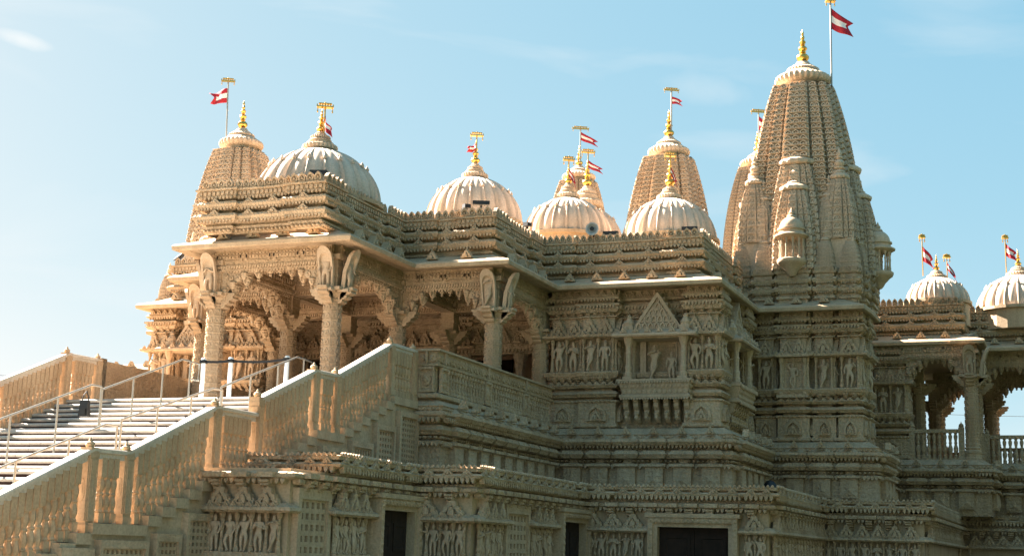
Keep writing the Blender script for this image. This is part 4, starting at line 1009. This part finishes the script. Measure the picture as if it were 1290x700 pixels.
# ================================================================== FLAGS
def flag(base, top, label, L=.55, H=.34, head=0, droop=.25, pole=.018, plate=.2, off=0, seed=0, cross=True, crot=.5):
    root = thing('flag', label, 'flag', base, 'temple flags')
    m = MB(); m.add(*tube([base, top], pole, 8)); m.build('flagpole', M['steel'] if pole > .02 else M['gold'], root, None, 60)
    if cross:                              # gilded cross-piece at the head of the pole
        g = MB(); c, s = math.cos(crot), math.sin(crot)
        g.put(boxT(-plate, plate, -.07, .07, -.045, -.02), top, crot); g.put(boxT(-plate*.8, plate*.8, -.05, .05, .03, .05), top, crot)
        for k in range(7): g.put(boxT(-.012, .012, -.015, .015, -.03, .03), (top[0]+c*plate*(k/3-1)*.97, top[1]+s*plate*(k/3-1)*.97, top[2]), crot)
        g.add(*tr(lathe([(0, 0), (.025, .02), (.0, .05)], 8), (top[0], top[1], top[2]+.04)))
        for e in (-1, 1): g.add(*tr(lathe([(0, -.12), (.018, -.1), (.01, -.05), (.006, 0)], 6), (top[0]+c*plate*e*.9, top[1]+s*plate*e*.9, top[2]-.04)))
        g.build('crosspiece', M['gold'], root, None, 50)
    # cloth: forked pennant, red above and below a white field
    f = MB(); nu, nv = 16, 9; V = []; r = random.Random(seed); ph = r.random()*6; z0 = top[2]-.14-off
    for i in range(nu+1):
        u = i/nu
        for j in range(nv+1):
            v = j/nv-.5
            hw = H*(1-.35*u); end = L*(1-.55*max(0, .5-abs(v))*1.0)
            x = u*end; w = .055*math.sin(7*u+ph+v*1.5)*u**.5; zz = z0-H/2+v*hw-droop*x-.05*math.sin(4*u+ph)*u
            c, s = math.cos(head), math.sin(head)
            V.append((base[0]+(top[0]-base[0])*.9+c*x-s*w, base[1]+(top[1]-base[1])*.9+s*x+c*w, zz))
    Fr, Fw = [], []
    for i in range(nu):
        for j in range(nv):
            q = (i*(nv+1)+j, (i+1)*(nv+1)+j, (i+1)*(nv+1)+j+1, i*(nv+1)+j+1); (Fw if 3 <= j < 6 and i < nu-2 else Fr).append(q)
    f.add(np.array(V), Fr, 0); f.add(np.zeros((0, 3)), [], 0); f.F.append((0, Fw, 1))
    o = f.build('cloth', [M['red'], M['white_cloth']], root, None, 60)
    s_ = o.modifiers.new('thickness', 'SOLIDIFY'); s_.thickness = .006
WL = PI                                                    # wind to the left
flag((-5.36, 34.42, 13.3), (-5.36, 34.42, 15.62), 'large red and white flag on the tall pole of the right tower, topmost flag', .56, .56, -.1, .8, .022, .12, .05, 1)
flag((-23.02, 34.42, 13.05), (-23.1, 34.42, 15.28), 'red and white flag streaming left on a tall pole beside the left spire', .66, .46, PI-.1, .05, .022, .2, .1, 2)
def dflag(i, dx, label, hp=.25, **k):
    c = DOMES[i][0]; z = DT[i]; fin = DOMES[i][4]; flag((c[0]+dx, c[1]-.05, z-.1), (c[0]+dx, c[1]-.05, z+fin+hp), label, **k)
dflag(0, .10, 'small red flag hanging beside the finial of the large left dome', .03, L=.3, H=.22, head=-.6, droop=1.4, plate=.17, off=.05, seed=3)
dflag(1, .04, 'small pale flag blowing left of the finial on the dome above the second porch corner', .12, L=.26, H=.2, head=PI, droop=.5, plate=.17, off=.08, seed=4)
dflag(2, .02, 'limp red flag on the finial of the third dome from the left', .10, L=.22, H=.2, head=0, droop=1.6, plate=.14, off=.1, seed=5)
dflag(3, .02, 'limp red flag on the finial of the dome in front of the middle spire', .08, L=.2, H=.2, head=0, droop=1.8, plate=.14, off=.15, seed=6)
flag((-18.05, 51.9, 17.0), (-18.05, 51.9, 18.5), 'red and white flag streaming right on the high finial behind the third dome', .75, .34, 0, .6, .026, .34, .02, 7)
dflag(6, .03, 'ragged red flag on the lower finial just right of the third dome', .22, L=.45, H=.22, head=0, droop=.7, plate=.2, off=.12, seed=8)
flag((-14.3, 51.9, 17.9), (-14.3, 51.9, 19.75), 'small red flag on the middle spire behind the fourth dome', .45, .3, 0, .4, .03, .3, .15, 9)
flag((-10.86, 51.9, 17.0), (-10.86, 51.9, 18.55), 'red and white flag hanging close behind the left edge of the right tower', .4, .55, -.3, .9, .025, .3, .05, 10)
flag((-3.78, 39.6, 9.45), (-3.78, 39.6, 10.55), 'white and red flag on a slim pole at the smaller right-hand dome', .3, .42, -.2, 1.1, .014, .08, .12, 11)
flag((-3.15, 39.7, 9.3), (-3.15, 39.7, 9.98), 'small red flag behind the finial of the smaller right-hand dome', .25, .2, -.2, 1.6, .012, .09, .02, 12)
flag((-1.68, 41.0, 9.6), (-1.68, 41.0, 10.72), 'white and red flag on a slim pole at the dome by the right edge', .3, .36, -.3, 1.0, .014, .08, .02, 13)

# ================================================================== FITTINGS
def floodlight(p, ang, label, w=.3):
    root = thing('floodlight', label, 'floodlight', p, 'black floodlights on the roof')
    m = MB(); m.put(boxT(-w/2, w/2, -.05, .07, .08, .16), p, ang); m.put(boxT(-w/2+.02, w/2-.02, .07, .075, .075, .155), p, ang)
    for k in range(6): m.put(boxT(-w/2+w*k/6+.01, -w/2+w*k/6+.02, -.08, -.05, .07, .16), p, ang)
    m.build('lamp_housing', M['black'], root)
    m = MB(); m.put(boxT(-.02, .02, -.02, .02, -.08, .07), p, ang); m.put(boxT(-w*.3, w*.3, -.05, .05, -.1, -.08), p, ang); m.build('stand', M['black'], root)
floodlight((-13.62, 23.62, 8.78), .3, 'long black floodlight in front of the large left dome, right of its small neighbour', .34)
floodlight((-13.98, 23.6, 8.72), .9, 'small black floodlight in front of the large left dome', .16)
floodlight((-11.42, 26.6, 8.74), .4, 'black floodlight in front of the second dome, right of the smaller lamp', .36)
floodlight((-11.8, 26.7, 8.72), .9, 'small black floodlight in front of the second dome', .14)
floodlight((-9.5, 29.5, 8.62), .1, 'black floodlight right of the round white loudspeaker', .34)
floodlight((-7.7, 29.5, 8.62), .1, 'black floodlight at the right foot of the fourth dome', .34)
floodlight((-11.15, 28.6, 8.72), 1.2, 'black floodlight at the left foot of the third dome', .14)
sp = thing('loudspeaker', 'round pale loudspeaker standing in front of the third dome', 'loudspeaker', (-9.85, 29.3, 8.5))
m = MB(); q = lathe([(.06, -.12), (.09, -.1), (.1, .0), (.15, .08), (.15, .1), (.12, .1), (.06, .03), (0, .03)], 18)
m.put((q[0][:, [0, 2, 1]], q[1]), (-9.85, 29.3, 8.80), .05); m.build('horn', M['grey'], sp, None, 40)
m = MB(); q = lathe([(.05, .09), (.05, .11), (0, .115)], 12); m.put((q[0][:, [0, 2, 1]], q[1]), (-9.85, 29.3, 8.80), .05); m.box(-9.87, -9.83, 29.34, 29.38, 8.42, 8.75); m.build('driver', M['black'], sp)
cam_ = thing('security_camera', 'small black security camera on the roof parapet before the left spire', 'camera', (-15.58, 23.45, 8.6))
m = MB(); m.put(boxT(-.05, .05, -.1, .1, .1, .19), (-15.58, 23.45, 8.6), .6); m.build('body', M['black'], cam_); m = MB(); m.box(-15.6, -15.56, 23.43, 23.47, 8.45, 8.72); m.build('stand', M['black'], cam_)
fd = thing('floor_lamp_housing', 'dark round-topped lamp housing on the ledge beside the side balcony', 'lamp', (-6.2, 30.6, 3.07))
m = MB(); m.add(*tr(lathe([(.16, 0), (.17, .1), (.15, .2), (.09, .28), (0, .31)], 16), (-6.2, 30.6, 3.08))); m.build('housing', M['black'], fd, None, 40)
m = MB(); m.box(-6.36, -6.04, 30.44, 30.76, 3.06, 3.10); m.build('base', M['black'], fd)
br_ = thing('pigeon', 'dark pigeon perched on the left roof parapet', 'bird', (-20.75, 29.3, 8.62))
m = MB(); m.add(*tube([(-20.92, 29.3, 8.66), (-20.84, 29.3, 8.69), (-20.75, 29.3, 8.72), (-20.66, 29.3, 8.78), (-20.62, 29.3, 8.85), (-20.57, 29.3, 8.86), (-20.53, 29.3, 8.85)], [.012, .035, .065, .055, .032, .034, .008], 10)); m.build('body', M['bird'], br_, None, 60)
m = MB(); m.add(*tube([(-20.73, 29.28, 8.61), (-20.73, 29.28, 8.69)], .008, 5)); m.add(*tube([(-20.73, 29.33, 8.61), (-20.73, 29.33, 8.69)], .008, 5)); m.build('legs', M['bird'], br_)

# power lines far behind, between tall poles left and right of the view
PXY = [(-95, 92), (-22, 112), (48, 92)]
for i, (x, y) in enumerate(PXY):
    p = thing('utility_pole', ['tall utility pole far left behind the temple', 'tall utility pole behind the temple', 'tall utility pole far right behind the temple'][i], 'utility pole', (x, y, .38), 'utility poles behind the temple')
    m = MB(); m.add(*tube([(x, y, .3), (x, y, 17.5)], [.2, .12], 10)); m.build('pole', M['door'], p)
    m = MB(); m.box(x-1.1, x+1.1, y-.06, y+.06, 16.2, 16.35); m.box(x-1.1, x+1.1, y-.06, y+.06, 13.7, 13.85); m.build('crossarm', M['door'], p)
for k, (dz, dx) in enumerate(((16.4, -1), (13.9, -1))):
    for a, b in ((0, 1), (1, 2)):
        pts = [(PXY[a][0]+dx+(PXY[b][0]-PXY[a][0])*t, PXY[a][1]+(PXY[b][1]-PXY[a][1])*t, dz-2.2*4*t*(1-t)) for t in np.linspace(0, 1, 25)]
        m = MB(); m.add(*tube(pts, .016, 5))
        tag(m.build('power_line', M['black']), ('upper' if k == 0 else 'lower')+(' thin wire in the sky left of the temple' if a == 0 else ' thin wire seen through the right-hand porch'), 'wire', 'power lines behind the temple')

# ================================================================== GROUND
g = MB(); g.add(np.array([(-900, -600, .376), (900, -600, .376), (900, 1400, .376), (-900, 1400, .376)], float), [(0, 1, 2, 3)])
tag(g.build('ground', M['lawn'], None, (0, 0, .376)), 'lawn around the temple', None, None, 'structure')
g = MB(); g.add(np.array([(-60, -14, .3795), (-8.0, -14, .3795), (-8.0, 13.5, .3795), (-10.5, 15.5, .3795), (-10.5, 18, .3795), (-60, 39, .3795)], float), [(0, 1, 2, 3, 4, 5)])
tag(g.build('plaza', M['pave'], None, (-30, 10, .3795)), 'pale paved plaza around the stairs', None, None, 'structure')

# unseen trees added at the right, out of frame, to shade the lower walls
M['leaf'] = stone('leaf', (.035, .06, .018), (.06, .085, .03), .2, .01); M['bark'] = stone('bark', (.09, .07, .05), (.13, .10, .08), .5, .02)
def tree(x, y, h, r, seed, label):
    q = random.Random(seed); root = thing('tree', label, 'tree', (x, y, .38), 'added unseen trees right of the temple')
    m = MB(); m.add(*tube([(x, y, .3), (x+.1, y, .38+h*.25), (x, y+.1, .38+h*.5), (x, y, .38+h*.8)], [.3, .22, .15, .05], 10)); cl = []
    for k in range(14):
        a = 2*PI*k/14*1.7; e = (x+math.cos(a)*r*q.uniform(.3, .66), y+math.sin(a)*r*q.uniform(.3, .66), .38+h*q.uniform(.25, .9)); z0 = .38+h*q.uniform(.2, .45)
        m.add(*tube([(x, y, z0), ((x*2+e[0])/3, (y*2+e[1])/3, z0+(e[2]-z0)*.5), e], [.1, .07, .02], 6)); cl.append(e)
    m.build('trunk', M['bark'], root)
    V = []; F = []
    for e in cl+[(x, y, .38+h*.9), (x, y, .38+h*.6), (x, y, .38+h*.35)]:
        for k in range(500):
            d = Vector((q.gauss(0, 1), q.gauss(0, 1), q.gauss(0, 1.1))).normalized()*r*.42*q.random()**.35; p = Vector(e)+d
            u = Vector((q.gauss(0, 1), q.gauss(0, 1), q.gauss(0, 1))).normalized(); v = u.cross(Vector((q.gauss(0, 1), q.gauss(0, 1), q.gauss(0, 1)))).normalized(); s_ = q.uniform(.14, .30); n = len(V)
            V += [tuple(p+u*s_), tuple(p+v*s_*.5), tuple(p-u*s_), tuple(p-v*s_*.5)]; F.append((n, n+1, n+2, n+3))
    m = MB(); m.add(np.array(V), F); m.build('crown', M['leaf'], root)
for i, (x, y, h, r, lb) in enumerate(((3.9, 13, 12, 3.2, 'leafy tree added out of view to shade the walls, nearest the camera'), (4.6, 19, 13, 3.8, 'tall leafy tree added out of view for shade, right of the camera'), (5.0, 25.5, 13, 4.0, 'broad leafy tree added out of view for shade, before the right-hand porch'), (5.6, 33, 12, 4.0, 'leafy tree added out of view for shade, beside the right-hand porch'))):
    tree(x, y, h, r, 50+i, lb)

# ================================================================== SKY, SUN, CAMERA
SUN_EL, SUN_AZ = 38., 76.                            # azimuth measured from +y towards -x
w = bpy.data.worlds.new('World'); sc.world = w; w.use_nodes = True
nt = w.node_tree; bg = nt.nodes['Background']
sk = nt.nodes.new('ShaderNodeTexSky'); sk.sky_type = 'NISHITA'; sk.sun_disc = False
sk.sun_elevation = R(SUN_EL); sk.sun_rotation = R(-SUN_AZ); sk.air_density = .5; sk.dust_density = 1.0; sk.ozone_density = 0.3; sk.altitude = 50
# film-like response of the sky: each channel is compressed towards its highlight
se = nt.nodes.new('ShaderNodeSeparateColor'); cb = nt.nodes.new('ShaderNodeCombineColor'); nt.links.new(sk.outputs[0], se.inputs[0])
for ch, (pw, k) in enumerate(((.68, .66), (.33, 1.17), (.16, 1.53))):
    a = nt.nodes.new('ShaderNodeMath'); a.operation = 'POWER'; a.inputs[1].default_value = pw; nt.links.new(se.outputs[ch], a.inputs[0])
    b = nt.nodes.new('ShaderNodeMath'); b.operation = 'MULTIPLY'; b.inputs[1].default_value = k; nt.links.new(a.outputs[0], b.inputs[0]); nt.links.new(b.outputs[0], cb.inputs[ch])
tc = nt.nodes.new('ShaderNodeTexCoord'); mp = nt.nodes.new('ShaderNodeMapping'); mp.inputs['Scale'].default_value = (2.2, 2.2, 9); mp.inputs['Rotation'].default_value = (.25, .1, 0); mp.inputs['Location'].default_value = (.9, 2.3, .4)
no = nt.nodes.new('ShaderNodeTexNoise'); no.inputs['Scale'].default_value = 1.7; no.inputs['Detail'].default_value = 7; no.inputs['Distortion'].default_value = .6
rr = nt.nodes.new('ShaderNodeValToRGB'); rr.color_ramp.elements[0].position = .55; rr.color_ramp.elements[1].position = .85; rr.color_ramp.elements[1].color = (.6, .6, .6, 1)
nt.links.new(tc.outputs['Generated'], mp.inputs[0]); nt.links.new(mp.outputs[0], no.inputs['Vector']); nt.links.new(no.outputs[0], rr.inputs[0])
def V3(op, a, b=None):
    q = nt.nodes.new('ShaderNodeVectorMath'); q.operation = op; nt.links.new(a, q.inputs[0])
    if b is not None: q.inputs[1].default_value = b
    return q
def M1(op, a, b):
    q = nt.nodes.new('ShaderNodeMath'); q.operation = op; q.use_clamp = op == 'MINIMUM'
    for k, v in enumerate((a, b)):
        if isinstance(v, (int, float)): q.inputs[k].default_value = v
        else: nt.links.new(v, q.inputs[k])
    return q.outputs[0]
def wisp(d, t, wu, wv, amount):
    """a small cloud in the sky towards d, stretched along t"""
    d = Vector(d).normalized(); t = Vector(t); t = (t-d*t.dot(d)).normalized(); v = d.cross(t)
    n2 = nt.nodes.new('ShaderNodeTexNoise'); n2.inputs['Scale'].default_value = 45; n2.inputs['Detail'].default_value = 6; nt.links.new(tc.outputs['Generated'], n2.inputs['Vector'])
    wob = M1('MULTIPLY', M1('SUBTRACT', n2.outputs[0], .5), 1.6)
    a = M1('POWER', M1('MULTIPLY', V3('DOT_PRODUCT', tc.outputs['Generated'], t).outputs['Value'], 1/wu), 2); b = M1('ABSOLUTE', M1('MULTIPLY', V3('DOT_PRODUCT', tc.outputs['Generated'], v).outputs['Value'], 1/wv), 0)
    r2 = M1('ADD', M1('ADD', a, M1('POWER', b, 1.6)), wob)
    f = M1('MAXIMUM', M1('SUBTRACT', 1.0, r2), 0); front = M1('GREATER_THAN', V3('DOT_PRODUCT', tc.outputs['Generated'], d).outputs['Value'], .5)
    return M1('MULTIPLY', M1('MULTIPLY', f, front), amount)
w1 = wisp((-.6336, .7037, .3216), (.0212, .0216, -.0056), .024, .0055, .8); w2 = wisp((-.2286, .9201, .3180), (.0442, .0135, -.0074), .035, .012, .22)
fac = M1('MINIMUM', M1('ADD', M1('ADD', rr.outputs[0], w1), w2), 1.0)
tn = nt.nodes.new('ShaderNodeMix'); tn.data_type = 'RGBA'; tn.inputs[7].default_value = (1.95, 2.1, 2.15, 1)
nt.links.new(fac, tn.inputs[0]); nt.links.new(cb.outputs[0], tn.inputs[6]); nt.links.new(tn.outputs[2], bg.inputs[0]); bg.inputs[1].default_value = .05
sd = Vector((-math.sin(R(SUN_AZ))*math.cos(R(SUN_EL)), math.cos(R(SUN_AZ))*math.cos(R(SUN_EL)), math.sin(R(SUN_EL))))
l = bpy.data.lights.new('Sun', 'SUN'); l.energy = 5.0; l.angle = R(.53); l.color = (1, .93, .82)
lo = bpy.data.objects.new('Sun', l); col.objects.link(lo); lo.location = (-60, 30, 60); lo.rotation_euler = (-sd).to_track_quat('-Z', 'Y').to_euler()

yaw, pit, rol = R(21.8716), R(10.9278), R(1.6124)
fv = Vector((-math.sin(yaw)*math.cos(pit), math.cos(yaw)*math.cos(pit), math.sin(pit))); rv = Vector((math.cos(yaw), math.sin(yaw), 0)); uv = rv.cross(fv)
r2 = rv*math.cos(rol)+uv*math.sin(rol); u2 = uv*math.cos(rol)-rv*math.sin(rol)
cd = bpy.data.cameras.new('Camera'); co_ = bpy.data.objects.new('Camera', cd); col.objects.link(co_)
cd.sensor_width = 36; cd.lens = 1792/1290*36; cd.clip_end = 5000; cd.clip_start = .1
mt = Matrix((r2, u2, -fv)).transposed().to_4x4(); mt.translation = W((0, 0, 1.7)); co_.matrix_world = mt
sc.camera = co_
sc.view_settings.view_transform = 'Standard'; sc.view_settings.look = 'None'; sc.view_settings.gamma = 1; sc.view_settings.exposure = 3.2
sc.view_settings.use_curve_mapping = False
sc.render.engine = 'CYCLES'
sc.cycles.use_denoising = True
sc.cycles.diffuse_bounces = 2
